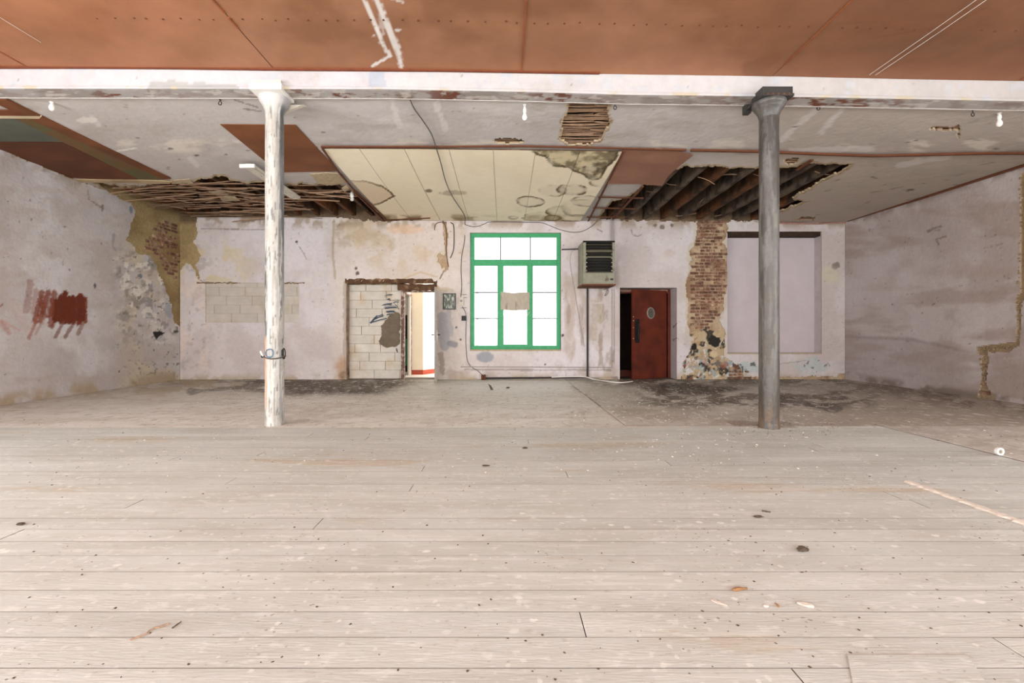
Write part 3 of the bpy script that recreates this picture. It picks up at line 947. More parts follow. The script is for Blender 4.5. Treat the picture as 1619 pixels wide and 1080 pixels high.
def left_colours(X, Y, Z, px, py):
    p = Paint(px, py, (192, 186, 184))
    p.cloud((176, 169, 166), 0.012, 0.42, 0.62, 0.7, 3)
    p.cloud((206, 203, 203), 0.014, 0.52, 0.7, 0.8, 4)
    p.cloud((198, 186, 160), 0.03, 0.48, 0.62, 0.8, 5, where=sstep(170, 215, px) * sstep(360, 400, py))
    p.cloud((130, 126, 122), 0.08, 0.54, 0.68, 0.7, 6, where=sstep(165, 200, px) * sstep(370, 410, py) * sstep(580, 520, py))
    p.cloud((222, 216, 204), 0.11, 0.56, 0.62, 0.8, 36, where=sstep(165, 200, px) * sstep(370, 410, py) * sstep(560, 500, py))
    p.cloud((112, 100, 90), 0.2, 0.66, 0.72, 0.8, 37, where=sstep(165, 210, px) * sstep(370, 410, py))
    p.cloud((180, 168, 160), 0.03, 0.5, 0.7, 0.6, 38, fy=0.06)
    p.cloud((130, 124, 120), 0.16, 0.79, 0.84, 0.7, 7)
    p.cloud((170, 152, 126), 0.03, 0.42, 0.6, 0.9, 8, where=sstep(22, 4, np.abs(0) + (637 - 0.138 * px) - py))
    p.cloud((150, 134, 116), 0.05, 0.5, 0.65, 0.7, 9, where=sstep(24, 0, py - left_top(px)))
    # red-brown paint trials
    red, dk = (128, 66, 44), (104, 48, 28)
    for k, (x0, y0, x1, y1, w, a, c) in enumerate(((48, 446, 42, 490, 12, 0.55, (150, 110, 100)), (58, 460, 52, 495, 9, 0.5, (150, 96, 80)), (66, 462, 55, 508, 9, 0.85, red),
            (76, 462, 64, 508, 9, 0.85, red), (86, 463, 80, 514, 10, 0.8, red), (60, 500, 46, 534, 6, 0.7, (160, 100, 80)), (72, 500, 56, 528, 5, 0.5, (170, 120, 100)), (88, 477, 87, 506, 10, 1, dk),
            (96, 470, 96, 508, 9, 1, dk), (103, 464, 101, 508, 10, 1, dk), (110, 471, 109, 509, 9, 1, dk), (116, 472, 115, 509, 10, 1, dk), (127, 469, 125, 509, 12, 1, (120, 54, 34)), (135, 472, 134, 508, 8, 0.95, red),
            (100, 510, 88, 533, 6, 0.7, (120, 70, 54)), (117, 510, 103, 533, 6, 0.7, (120, 70, 54)), (133, 508, 123, 528, 7, 0.65, (130, 84, 70)), (85, 512, 83, 518, 6, 0.7, red),
            (0, 484, 4, 482, 4, 0.6, red), (2, 509, 14, 527, 8, 0.45, (176, 110, 90)), (4, 508, 30, 522, 5, 0.4, (186, 130, 112)), (20, 480, 44, 520, 18, 0.22, (196, 160, 146)))):
        p.stroke([(x0, y0), (x1, y1)], w, c, a, 0.45, 0.4, 60 + k)
    p.poly([(87, 476), (93, 474), (99, 466), (106, 466), (107, 474), (120, 473), (122, 467), (131, 467), (136, 472), (135, 507), (118, 509), (100, 507), (88, 507)], dk, 0.95, 1.2, 0.3, 33)
    p.poly([(64, 466), (86, 462), (86, 500), (72, 504), (58, 500)], red, 0.6, 1.5, 0.3, 34, 0.5)
    # torn spots
    p.poly([(242, 525), (252, 523), (261, 527), (252, 531), (247, 537), (243, 531)], (44, 40, 38), 1, 1, 0.2, 4)
    p.blob(279, 524, 4, 3, (44, 40, 38), 0.9, 0.5, 0.2)
    p.blob(222, 436, 5, 4, (110, 116, 126), 0.9, 0.5, 0.2)
    p.blob(268, 490, 6, 14, (150, 158, 168), 0.7, 0.7, 0.12)
    p.stroke([(139, 300), (140, 315), (160, 328)], 2, (120, 110, 104), 0.7, 0.8)
    p.blob(162, 328, 3, 6, (120, 112, 106), 0.8, 0.6, 0.2)
    p.stroke([(180, 370), (178, 388), (182, 395)], 4, (150, 142, 138), 0.7, 0.8)
    p.blob(150, 452, 2, 4, (70, 60, 56), 0.9, 0.4, 0.3)
    p.blob(208, 332, 3, 7, (110, 124, 138), 0.9, 0.5, 0.2)
    for k in range(26):
        p.blob(R.uniform(5, 270), R.uniform(310, 600), R.uniform(0.8, 1.8), R.uniform(0.8, 2.2), (96, 84, 78), 0.8, 0.4, 0.3)
    return p.c


def side_core(X, Y, Z, px, py):
    p = Paint(px, py, (156, 134, 94))
    p.cloud((132, 108, 72), 0.03, 0.45, 0.62, 0.7, 3)
    p.cloud((178, 160, 116), 0.05, 0.55, 0.7, 0.6, 4)
    p.mix((X > 0) * 0.8, (150, 128, 104))
    return p.c


SW = [a for y, w in SIDE_WINDOWS for a in (y - w / 2, y + w / 2)]


def side_keep(Y, Z):
    k = np.ones(Y.shape, bool)
    for y, w in SIDE_WINDOWS:
        k &= ~((np.abs(Y - y) < w / 2) & (Z > 0.85) & (Z < 3.15))
    return k


wall_left = sheet('wall_left', lines(YF, D + 0.5, 0.2, SW), lines(-0.1, 4.3, 0.2, (0.85, 3.15)), lambda u, v: (np.full(u.shape, XL - 0.02), u, v), side_keep, (-0.35, 0, 0), side_core, [M['mortar'], M['mortar']], close=True, smooth=False)
tag(wall_left, 'stained grey-lilac side wall with red-brown paint trial and bare corner', 'wall', kind='structure')
sheet('plaster', lines(4.2, D, 0.02), lines(0.0, 4.16, 0.02), lambda u, v: (XL - 0.006 * fbm(u * 1.5, v * 1.5, 2) - 0.003 * fbm(u * 9, v * 9, 3, 2), u, v), left_keep, (-0.02, 0, 0), left_colours, [M['plaster'], M['edge']], wall_left)
sheet('plaster', lines(YF, 4.2, 0.1, SW), lines(0.0, 4.16, 0.1, (0.85, 3.15)), lambda u, v: (np.full(u.shape, XL), u, v), side_keep, (-0.02, 0, 0), lambda X, Y, Z, px, py: Paint(Y * 60, Z * 60, (204, 197, 196)).cloud((190, 181, 178), 0.03, 0.42, 0.62, 0.7, 3).c, [M['plaster'], M['edge']], wall_left)


def _lpx(u, z):
    a, b = project(XL, u, z); return float(a), float(b)


lay_bricks(wall_left, [(246, 352), (281, 348), (283, 445), (268, 436), (256, 412), (234, 396), (229, 382), (246, 374)], 9.2, 10.5, 2.2, 3.72, lambda u, z, d: (XL - 0.034 - d, u, z), math.pi / 2, 8, 0.25, _lpx)

CHASE = [[(1543, 548), (1556, 546), (1600, 542), (1606, 536), (1605, 470), (1612, 460), (1612, 278), (1619, 268), (1640, 262), (1640, 280), (1622, 285), (1621, 470), (1616, 480), (1612, 545), (1596, 557), (1566, 559), (1561, 556), (1564, 572),
          (1562, 580), (1558, 604), (1562, 614), (1570, 626), (1580, 640), (1544, 640), (1548, 612), (1552, 590), (1549, 574), (1553, 562), (1544, 560)]]


def right_keep(Y, Z):
    px, py = project(np.full(Y.shape, XR), Y, Z)
    k = ~inside(px, py, CHASE[0], 2.2, 0.15, 3)
    return k & (Z < zc(np.full(Y.shape, XR), Y) - 0.01)


def right_colours(X, Y, Z, px, py):
    p = Paint(px, py, (182, 171, 168))
    p.cloud((164, 151, 145), 0.012, 0.42, 0.62, 0.8, 3)
    p.cloud((190, 181, 179), 0.02, 0.5, 0.7, 0.6, 4)
    p.cloud((150, 132, 120), 0.008, 0.5, 0.66, 0.6, 5, fy=0.03)
    dado = np.interp(px, [1336, 1440, 1540, 1700], [530, 534, 556, 600])
    p.mix(sstep(0, 3, py - dado) * sstep(1545, 1520, px) * 0.45, (160, 146, 144))
    p.mix((1 - sstep(0, 5, np.abs(py - dado - 2))) * sstep(1545, 1500, px) * 0.5 * (0.4 + fbm(px * 0.05, py * 0.1, 8)), (130, 118, 112))
    p.stroke([(1468, 366), (1478, 360), (1488, 358)], 4, (120, 110, 104), 0.8, 0.8, 0.15, 9)
    p.stroke([(1484, 386), (1480, 378), (1495, 374)], 3, (120, 110, 104), 0.8, 0.8, 0.15, 10)
    p.stroke([(1478, 364), (1486, 364)], 3, (130, 120, 112), 0.7, 0.8, 0.15, 11)
    p.blob(1530, 430, 70, 14, (160, 142, 130), 0.5, 0.8, 0.03, 0.8, 21)
    p.blob(1400, 455, 60, 8, (164, 148, 138), 0.4, 0.8, 0.03, 0.8, 22)
    p.stroke([(1555, 392), (1585, 386)], 2, (130, 116, 106), 0.7, 0.8)
    p.cloud((190, 180, 140), 0.01, 0.55, 0.7, 0.45, 11, where=sstep(1520, 1560, px))
    p.cloud((120, 108, 100), 0.12, 0.80, 0.84, 0.7, 12, fy=0.25)
    base = 598 + 0.141 * (px - 1335)
    p.cloud((110, 96, 84), 0.05, 0.35, 0.6, 0.8, 13, where=sstep(14, 3, base - py))
    p.cloud((120, 100, 84), 0.05, 0.45, 0.6, 0.6, 14, where=sstep(14, 0, py - (352 - 0.319 * (px - 1337))))
    for k in range(20):
        p.blob(R.uniform(1345, 1600), R.uniform(330, 600), R.uniform(0.8, 2.2), R.uniform(0.7, 1.4), (96, 84, 78), 0.8, 0.4, 0.3)
    return p.c


wall_right = sheet('wall_right', lines(YF, D + 0.5, 0.2, SW), lines(-0.1, 4.3, 0.2, (0.85, 3.15)), lambda u, v: (np.full(u.shape, XR + 0.035), u, v), side_keep, (0.35, 0, 0), side_core, [M['mortar'], M['mortar']], close=True, smooth=False, flip=True)
tag(wall_right, 'dingy taupe side wall with a stepped pipe chase cut into it', 'wall', kind='structure')
sheet('plaster', lines(4.2, D, 0.02), lines(0.0, 4.0, 0.02), lambda u, v: (XR + 0.006 * fbm(u * 1.5, v * 1.5, 2) + 0.003 * fbm(u * 9, v * 9, 3, 2), u, v), right_keep, (0.035, 0, 0), right_colours, [M['plaster'], M['edge']], wall_right, flip=True)
sheet('plaster', lines(YF, 4.2, 0.1, SW), lines(0.0, 4.0, 0.1, (0.85, 3.15)), lambda u, v: (np.full(u.shape, XR), u, v), side_keep, (0.03, 0, 0), lambda X, Y, Z, px, py: Paint(Y * 60, Z * 60, (190, 178, 175)).cloud((172, 158, 152), 0.03, 0.42, 0.62, 0.7, 3).c, [M['plaster'], M['edge']], wall_right, flip=True)


def _rpx(u, z):
    a, b = project(XR, u, z); return float(a), float(b)


lay_bricks(wall_right, [(1551, 566), (1561, 566), (1560, 600), (1566, 624), (1549, 622), (1553, 590)], 7.2, 7.8, 0.1, 0.75, lambda u, z, d: (XR + 0.040 + d, u, z), math.pi / 2, 9, 0.2, _rpx)
# lumps of mortar along the chase
_r = random.Random(5)
_b = MB()
for (x0, y0, x1, y1, n) in ((1549, 553, 1602, 549, 26), (1551, 560, 1556, 612, 22), (1609, 540, 1614, 280, 40), (1546, 628, 1572, 632, 14)):
    for k in range(n):
        t = (k + _r.random()) / n
        q = rw(x0 + (x1 - x0) * t + _r.uniform(-3, 3), y0 + (y1 - y0) * t + _r.uniform(-2.5, 2.5))
        if q[2] < 0.02: continue
        s = _r.uniform(0.006, 0.02)
        _b.lathe([(s * 0.3, -s), (s, -s * 0.3), (s * 0.9, s * 0.4), (s * 0.2, s)], (q[0] + 0.008, q[1], q[2]), 6, 'x')
tag(_b.build('mortar_lumps', mat('old_mortar_lumps', (140, 118, 90), 0.95, 0.4, 30), wall_right), kind='stuff')

# front wall behind the camera with its windows
_fx = [a for x, w in FRONT_WINDOWS for a in (x - w / 2, x + w / 2)]


def front_keep(X, Z):
    k = np.ones(X.shape, bool)
    for x, w in FRONT_WINDOWS:
        k &= ~((np.abs(X - x) < w / 2) & (Z > 0.85) & (Z < 3.15))
    return k


wall_front = sheet('wall_front', lines(XL - 0.4, XR + 0.4, 0.5, _fx), lines(-0.1, 4.3, 0.4, (0.85, 3.15)), lambda u, v: (u, np.full(u.shape, YF), v), front_keep, (0, -0.4, 0), None, [M['reveal'], M['reveal']], close=True, smooth=False, flip=True)
tag(wall_front, 'pale front wall with five tall window openings behind the viewer', 'wall', kind='structure')

# ------------------------------------------------------------------ the back ceiling: sagging plaster with holes
H_LATH = [(150, 286), (166, 291), (205, 297), (240, 291), (262, 288), (300, 291), (322, 283), (338, 280), (352, 279), (375, 288), (402, 290), (425, 285), (450, 295), (478, 291), (500, 293), (530, 289), (548, 296),
          (565, 308), (585, 325), (605, 342), (620, 362), (270, 362), (230, 330), (190, 312), (160, 298)]
H_JOIST = [(1071, 266), (1087, 263), (1103, 265), (1118, 262), (1155, 265), (1200, 266), (1230, 267), (1259, 264), (1274, 260), (1301, 259), (1348, 259), (1334, 269), (1301, 287), (1278, 299), (1252, 313),
           (1273, 318), (1230, 336), (1205, 349), (1195, 364), (930, 364), (948, 347), (952, 340), (966, 319), (1008, 305), (1017, 293), (1040, 285)]
H_PATCH = [(903, 155), (966, 155), (962, 180), (965, 190), (955, 210), (947, 222), (932, 229), (900, 229), (886, 222), (890, 205), (888, 190), (897, 175)]
H_SMALL = [[(780, 219), (800, 218), (826, 220), (828, 226), (800, 228), (782, 226)], [(1468, 204), (1476, 199), (1500, 200), (1518, 197), (1519, 203), (1517, 218), (1513, 218), (1513, 206), (1495, 207)],
           [(1236, 254), (1250, 250), (1265, 250), (1262, 257), (1245, 262)], [(1258, 347), (1268, 342), (1290, 343), (1286, 349)], [(480, 230), (498, 229), (502, 233), (484, 234)], [(100, 170), (92, 160), (0, 160), (0, 232), (240, 285), (266, 283), (200, 245)]]


def ceil_keep(X, Y):
    px, py = project(X, Y, zc(X, Y))
    k = np.ones(X.shape, bool)
    for n, (p, a) in enumerate(((H_LATH, 4), (H_JOIST, 3), (H_PATCH, 4))):
        k &= ~inside(px, py, p, a, 0.12, 21 + n)
    for p in H_SMALL[:5]:
        k &= ~inside(px, py, p, 2, 0.2, 31)
    return k


def ceil_colours(X, Y, Z, px, py):
    p = Paint(px, py, (188, 182, 179))
    p.cloud((178, 171, 167), 0.010, 0.42, 0.65, 0.7, 3)
    p.cloud((204, 199, 196), 0.012, 0.52, 0.75, 0.6, 4, fy=0.03)
    right = sstep(1080, 1260, px)
    p.mix(right * 0.65, (172, 158, 144))
    p.mix(right * sstep(240, 250, py) * 0.3, (190, 176, 154))
    p.mix(sstep(420, 300, px) * 0.35, (182, 172, 162))
    p.cloud((214, 206, 194), 0.02, 0.55, 0.66, 0.8, 5, fy=0.08, where=sstep(214, 226, py) * sstep(246, 236, py))
    p.cloud((170, 160, 150), 0.02, 0.58, 0.75, 0.5, 6, fy=0.07)
    p.cloud((130, 118, 106), 0.06, 0.80, 0.84, 0.7, 7, fy=0.25)
    for k, (a, b) in enumerate((((620, 158), (632, 200)), ((690, 165), (705, 205)), ((145, 185), (155, 196)), ((300, 250), (312, 262)), ((1300, 165), (1235, 220)), ((1330, 175), (1298, 208)), ((1380, 235), (1250, 238)), ((1420, 262), (1500, 246)))):
        p.stroke([a, b], 9, (216, 210, 206), 0.5, 0.8, 0.08, 40 + k)
    p.blob(138, 190, 16, 5, (216, 210, 200), 0.9, 0.6, 0.1, 0.2, 9)
    p.stroke([(178, 240), (215, 234)], 3, (230, 226, 220), 0.8)
    p.stroke([(368, 157), (408, 170)], 2, (100, 92, 86), 0.7, 0.9)
    p.stroke([(384, 172), (412, 176)], 2, (90, 82, 76), 0.7, 0.9)
    for (x, y) in ((1448, 222), (1435, 225), (1575, 235), (1258, 200), (1385, 282), (1380, 280), (1436, 302), (1440, 300), (1460, 290), (270, 235), (219, 218), (358, 244), (393, 238), (310, 246), (511, 209)):
        p.blob(x, y, R.uniform(2, 5), R.uniform(1, 2), (90, 78, 66), 0.85, 0.6, 0.2)
    for k in range(14):
        x, y = R.uniform(1260, 1600), R.uniform(255, 345)
        p.stroke([(x, y), (x + R.uniform(8, 22), y - R.uniform(2, 8))], 1.6, (140, 124, 104), 0.7, 0.8, seed=k)
    # broken, yellowed rims of the holes
    rim = np.zeros(len(px))
    for n, q in enumerate((H_LATH, H_JOIST, H_PATCH)):
        m = np.zeros(len(px), bool)
        for dx, dy in ((3, 0), (-3, 0), (0, 2.5), (0, -2.5)):
            m |= inside(px + dx, py + dy, q, 5, 0.12, 21 + n)
        rim = np.maximum(rim, m * 1.0)
    p.mix(rim * 0.7, (176, 154, 112))
    p.cloud((130, 106, 72), 0.15, 0.5, 0.6, 0.7, 8, where=rim)
    return p.c


def ceil_map(u, v):
    return (u, v, zc(u, v) - 0.008 * (fbm(u * 0.8, v * 0.8, 7) - 0.5) - 0.004 * fbm(u * 5, v * 5, 8, 2))


ceiling = sheet('ceiling', lines(XL, XR, 0.03), lines(BK - 0.06, D + 0.02, 0.025), ceil_map, ceil_keep, (0, 0, 0.028), ceil_colours, [M['ceil'], M['edge']], flip=True)
tag(ceiling, 'grey sagging lath-and-plaster ceiling with holes, stains and patch boards', 'ceiling', kind='structure')

# boards of the floor above, joists, laths
CUBE = rough_box(0, 1, 1, 1, 0, 0)


def piece(name, parent, m, c, size, rot=(0, 0, 0), me=None):
    key = (name, m.name) if me is None else None
    if me is None:
        me = PIECES.get(key)
        if me is None:
            me = CUBE.copy(); me.name = name; me.materials.append(m); PIECES[key] = me
    o = link(name, me, m, parent, c)
    o.scale = size
    o.rotation_euler = rot
    return o


PIECES = {}
TOPZ = 4.19
for k in range(17):
    w = 0.33
    y = 5.5 + k * w
    for (xa, xb) in ((XL - 0.1, -2.3), (1.2, 7.2)):
        piece('upper_board', ceiling, M['subfloor'], ((xa + xb) / 2, y, TOPZ + R.uniform(0, 0.01)), (xb - xa, w - 0.01, 0.03))
MB().box(XL - 0.3, XR + 0.3, BF, D + 0.5, TOPZ + 0.02, TOPZ + 0.12).build('upper_slab', M['subfloor'], ceiling)
_r = random.Random(11)
x = -7.25
while x < -2.4:
    y0 = 7.2
    zt = TOPZ - 0.02
    zb = float(zc(x, 9.5)) + 0.075
    piece('joist', ceiling, M['joist'], (x, (y0 + D) / 2, (zt + zb) / 2), (0.075, D - y0, zt - zb))
    x += 0.42
# the right-hand hole shows its joists well: each one a rough timber
for x in (2.02, 2.42, 2.84, 3.25, 3.66, 4.08, 4.5, 4.92, 5.34, 5.76, 6.18):
    y0 = 6.3
    b = MB()
    n = 14
    zt = TOPZ - 0.02
    w = 0.045
    sec = []
    for k in range(n + 1):
        y = y0 + (D - y0) * k / n
        zb = float(zc(x, y)) + 0.045
        j = lambda a: _r.uniform(-a, a)
        base = len(b.v)
        b.v += [(x - w + j(0.006), y, zb + j(0.008)), (x + w + j(0.006), y, zb + j(0.008)), (x + w, y, zt), (x - w, y, zt)]
        sec.append(base)
    for a, c in zip(sec[:-1], sec[1:]):
        for q in range(4): b.f.append((a + q, a + (q + 1) % 4, c + (q + 1) % 4, c + q))
    b.f.append(tuple(sec[0] + q for q in range(4))); b.f.append(tuple(sec[-1] + q for q in range(4)))
    b.build('joist', (M['joist'], M['joist_grey'], M['joist_orange'])[_r.randrange(3)], ceiling)


def lath_mesh(seed):
    r = random.Random(seed)
    b = MB(); sec = []
    bend, tw = r.uniform(-0.02, 0.02), r.uniform(-0.25, 0.25)
    for k in range(7):
        t = k / 6 - 0.5
        base = len(b.v)
        zz = bend * (1 - 4 * t * t) + r.uniform(-0.002, 0.002)
        w = 0.5 * (1 - (0.5 if k in (0, 6) else 0) * r.random())
        s = math.sin(tw * t)
        b.v += [(t, -w, zz - w * s * 0.02 - 0.5 * 0.006), (t, w, zz + w * s * 0.02 - 0.003), (t, w, zz + w * s * 0.02 + 0.003), (t, -w, zz - w * s * 0.02 + 0.003)]
        sec.append(base)
    for a, c in zip(sec[:-1], sec[1:]):
        for q in range(4): b.f.append((a + q, a + (q + 1) % 4, c + (q + 1) % 4, c + q))
    b.f.append(tuple(sec[0] + q for q in range(4))); b.f.append(tuple(sec[-1] + q for q in range(4))[::-1])
    me = b.mesh('lath'); me.materials.append(M['lath'])
    return me


LATHS = [lath_mesh(k) for k in range(6)]
# nearly whole laths in the patch near the beam
ya = ce(925, 158)[1]; yb = ce(925, 230)[1]
y = ya - 0.05
while y < yb + 0.05:
    px0, py0 = project(0.9, y, float(zc(0.9, y)))
    xa, xb = (880 - CX) * y / F, (970 - CX) * y / F
    cut = _r.random()
    for (p, q) in (((xa, xb),) if cut < 0.5 else ((xa, xa + (xb - xa) * cut - 0.004), (xa + (xb - xa) * cut + 0.004, xb))):
        c = ((p + q) / 2, y, float(zc((p + q) / 2, y)) + 0.034 + _r.uniform(-0.004, 0.004))
        o = piece('lath', ceiling, M['lath'], c, (q - p, 0.029, 1.0), (0, _r.uniform(-0.012, 0.012), _r.uniform(-0.006, 0.006)), _r.choice(LATHS))
    y += 0.033
for pts in H_SMALL[:5]:
    q = [ce(*p) for p in pts]        # what shows through the small holes
    xa, xb = min(p[0] for p in q) - 0.05, max(p[0] for p in q) + 0.05
    y = min(p[1] for p in q) - 0.03
    while y < max(p[1] for p in q) + 0.05:
        piece('lath', ceiling, M['lath'], ((xa + xb) / 2, y, float(zc((xa + xb) / 2, y)) + 0.02 + _r.uniform(0, 0.012)), (xb - xa, 0.032, 1.0), (0, _r.uniform(-0.03, 0.03), _r.uniform(-0.05, 0.05)), _r.choice(LATHS))
        y += 0.038
# torn, hanging laths over the corner
y = 8.1
n_l = 0
while y < D - 0.05:
    x = -7.45 + _r.uniform(0, 0.4)
    gone = 0.30 if y < 9.6 else 0.42
    while x < -2.75:
        ln = _r.choice((0.5, 0.8, 1.2, 1.6)) * _r.uniform(0.8, 1.2)
        ln = min(ln, -2.80 - x)
        if ln < 0.12: break
        cx, cy = project(x + ln / 2, y, float(zc(x + ln / 2, y)))
        if inside(np.array([cx]), np.array([cy]), H_LATH)[0] and _r.random() > gone + (0.52 if x > -5.0 and y > 8.9 else 0):
            sag = _r.random()
            tilt = _r.uniform(-0.03, 0.03) if sag < 0.55 else _r.uniform(-0.16, 0.16)
            dz = 0.03 - (0 if sag < 0.62 else abs(tilt) * ln * 0.35) - (0.04 * _r.random() if sag > 0.9 else 0)
            piece('lath', ceiling, M['lath'], (x + ln / 2, y, float(zc(x + ln / 2, y)) + dz), (ln, 0.036, 1.4),
                  (_r.uniform(-0.5, 0.5) if sag > 0.75 else 0, tilt, _r.uniform(-0.05, 0.05)), _r.choice(LATHS))
            n_l += 1
        x += ln + 0.02
    y += 0.062
# stubs of lath left between the joists of the other hole
for k in range(11):        # splinters and broken ends clinging to the timbers
    x = _r.uniform(2.1, 5.6); y = _r.uniform(7.6, 10.3)
    px, py = project(x, y, float(zc(x, y)))
    if not inside(np.array([px]), np.array([py]), H_JOIST)[0]: continue
    piece('lath', ceiling, M['lath'], (x, y, float(zc(x, y)) + 0.04 + _r.random() * 0.06), (_r.uniform(0.15, 0.5), 0.03, 1.2), (_r.uniform(-0.6, 0.6), _r.uniform(-0.5, 0.5), _r.uniform(-0.8, 0.8)), _r.choice(LATHS))
for k in range(34):
    x = _r.choice((2.22, 2.63, 3.05, 3.46, 3.87, 4.3, 4.7, 5.1))
    y = _r.uniform(7.4, 10.3)
    piece('lath', ceiling, M['lath'], (x + 0.0, y, TOPZ - 0.03 - _r.random() * 0.06), (0.33, 0.03, 1.0), (0, _r.uniform(-0.05, 0.05), _r.uniform(-0.1, 0.1)), _r.choice(LATHS))


# boards nailed under the plaster
def ceiling_board(name, pts, m, colf, drop=0.012, thick=0.008, step=0.03, parent=None, warp=0.0):
    """a board on the ceiling with the outline pts (where one sees its corners), following the sag"""
    P = [ce(x, y, drop) for x, y in pts]
    xs = [q[0] for q in P]; ys = [q[1] for q in P]
    poly = list(zip(xs, ys))
    b = MB()
    # fan out a fine ribbon grid between the two long sides by clipping a regular grid to the outline
    us = lines(min(xs), max(xs), step); vs = lines(min(ys), max(ys), step)

    def mp(u, v):
        return u, v, zc(u, v) - drop + warp * np.sin(u * 5 + v * 3)
    return sheet(name, us, vs, mp, lambda u, v: inside(u, v, poly), (0, 0, thick), colf, [m, m], parent or ceiling, close=False, flip=True)


def exact_board(name, pts, m, drop, thick, parent=None, rgb=(150, 90, 60), mott=(120, 66, 40)):
    """the same with clean straight edges"""
    P = [ce(x, y, drop) for x, y in pts]
    me = MB().prism(P, (0, 0, thick)).mesh(name)
    co = np.array([v.co[:] for v in me.vertices])
    bm = bmesh.new(); bm.from_mesh(me)
    bmesh.ops.triangulate(bm, faces=[f for f in bm.faces if len(f.verts) > 4])
    bmesh.ops.subdivide_edges(bm, edges=list(bm.edges), cuts=12, use_grid_fill=True)
    bm.to_mesh(me); bm.free()
    co = np.array([v.co[:] for v in me.vertices])
    px, py = project(co[:, 0], co[:, 1], co[:, 2])
    set_col(me, Paint(px, py, rgb).cloud(mott, 0.02, 0.4, 0.65, 0.7, 5, fy=0.08).c)
    return link(name, me, m, parent or ceiling)


exact_board('patch_board', [(348, 197), (467, 198), (536, 271), (441, 273)], M['board'], 0.012, 0.008, None, (122, 74, 42), (102, 58, 30))
exact_board('patch_board', [(986, 238), (1040, 235), (1068, 237), (1096, 246), (1074, 263), (1057, 278), (1047, 294), (1005, 291), (960, 291)], M['board'], 0.03, 0.008, None, (150, 108, 88), (136, 95, 76))
exact_board('patch_board', [(-28, 224), (98, 225), (160, 255), (222, 284), (180, 285), (110, 281), (0, 237)], M['board'], 0.012, 0.006, None, (102, 56, 26), (82, 44, 20))
exact_board('patch_board', [(-60, 188), (24, 188), (98, 224), (-60, 224)], M['board'], 0.014, 0.006, None, (96, 100, 88), (82, 86, 76))
exact_board('patch_board', [(24, 188), (62, 188), (152, 232), (258, 284), (220, 284), (100, 225)], M['board'], 0.018, 0.008, None, (92, 88, 54), (112, 76, 44))
exact_board('patch_board', [(-60, 174), (44, 175), (66, 186), (-60, 184)], M['board'], 0.024, 0.012, None, (122, 70, 38), (100, 54, 28))
exact_board('patch_board', [(-60, 183), (66, 184), (62, 188), (-60, 187)], M['board'], 0.026, 0.012, None, (206, 190, 160), (180, 160, 130))
exact_board('patch_board', [(-20, 158), (10, 158), (270, 283), (258, 284)], M['board'], 0.03, 0.02, None, (118, 70, 40), (92, 52, 28))
exact_board('patch_board', [(104, 284), (225, 285), (272, 287), (268, 291), (225, 290), (110, 288)], M['board'], 0.02, 0.012, None, (190, 168, 132), (150, 128, 98))

CREAM_X = [-2.67, -2.13, -1.47, -0.81, -0.16, 0.465, 1.117, 1.75]


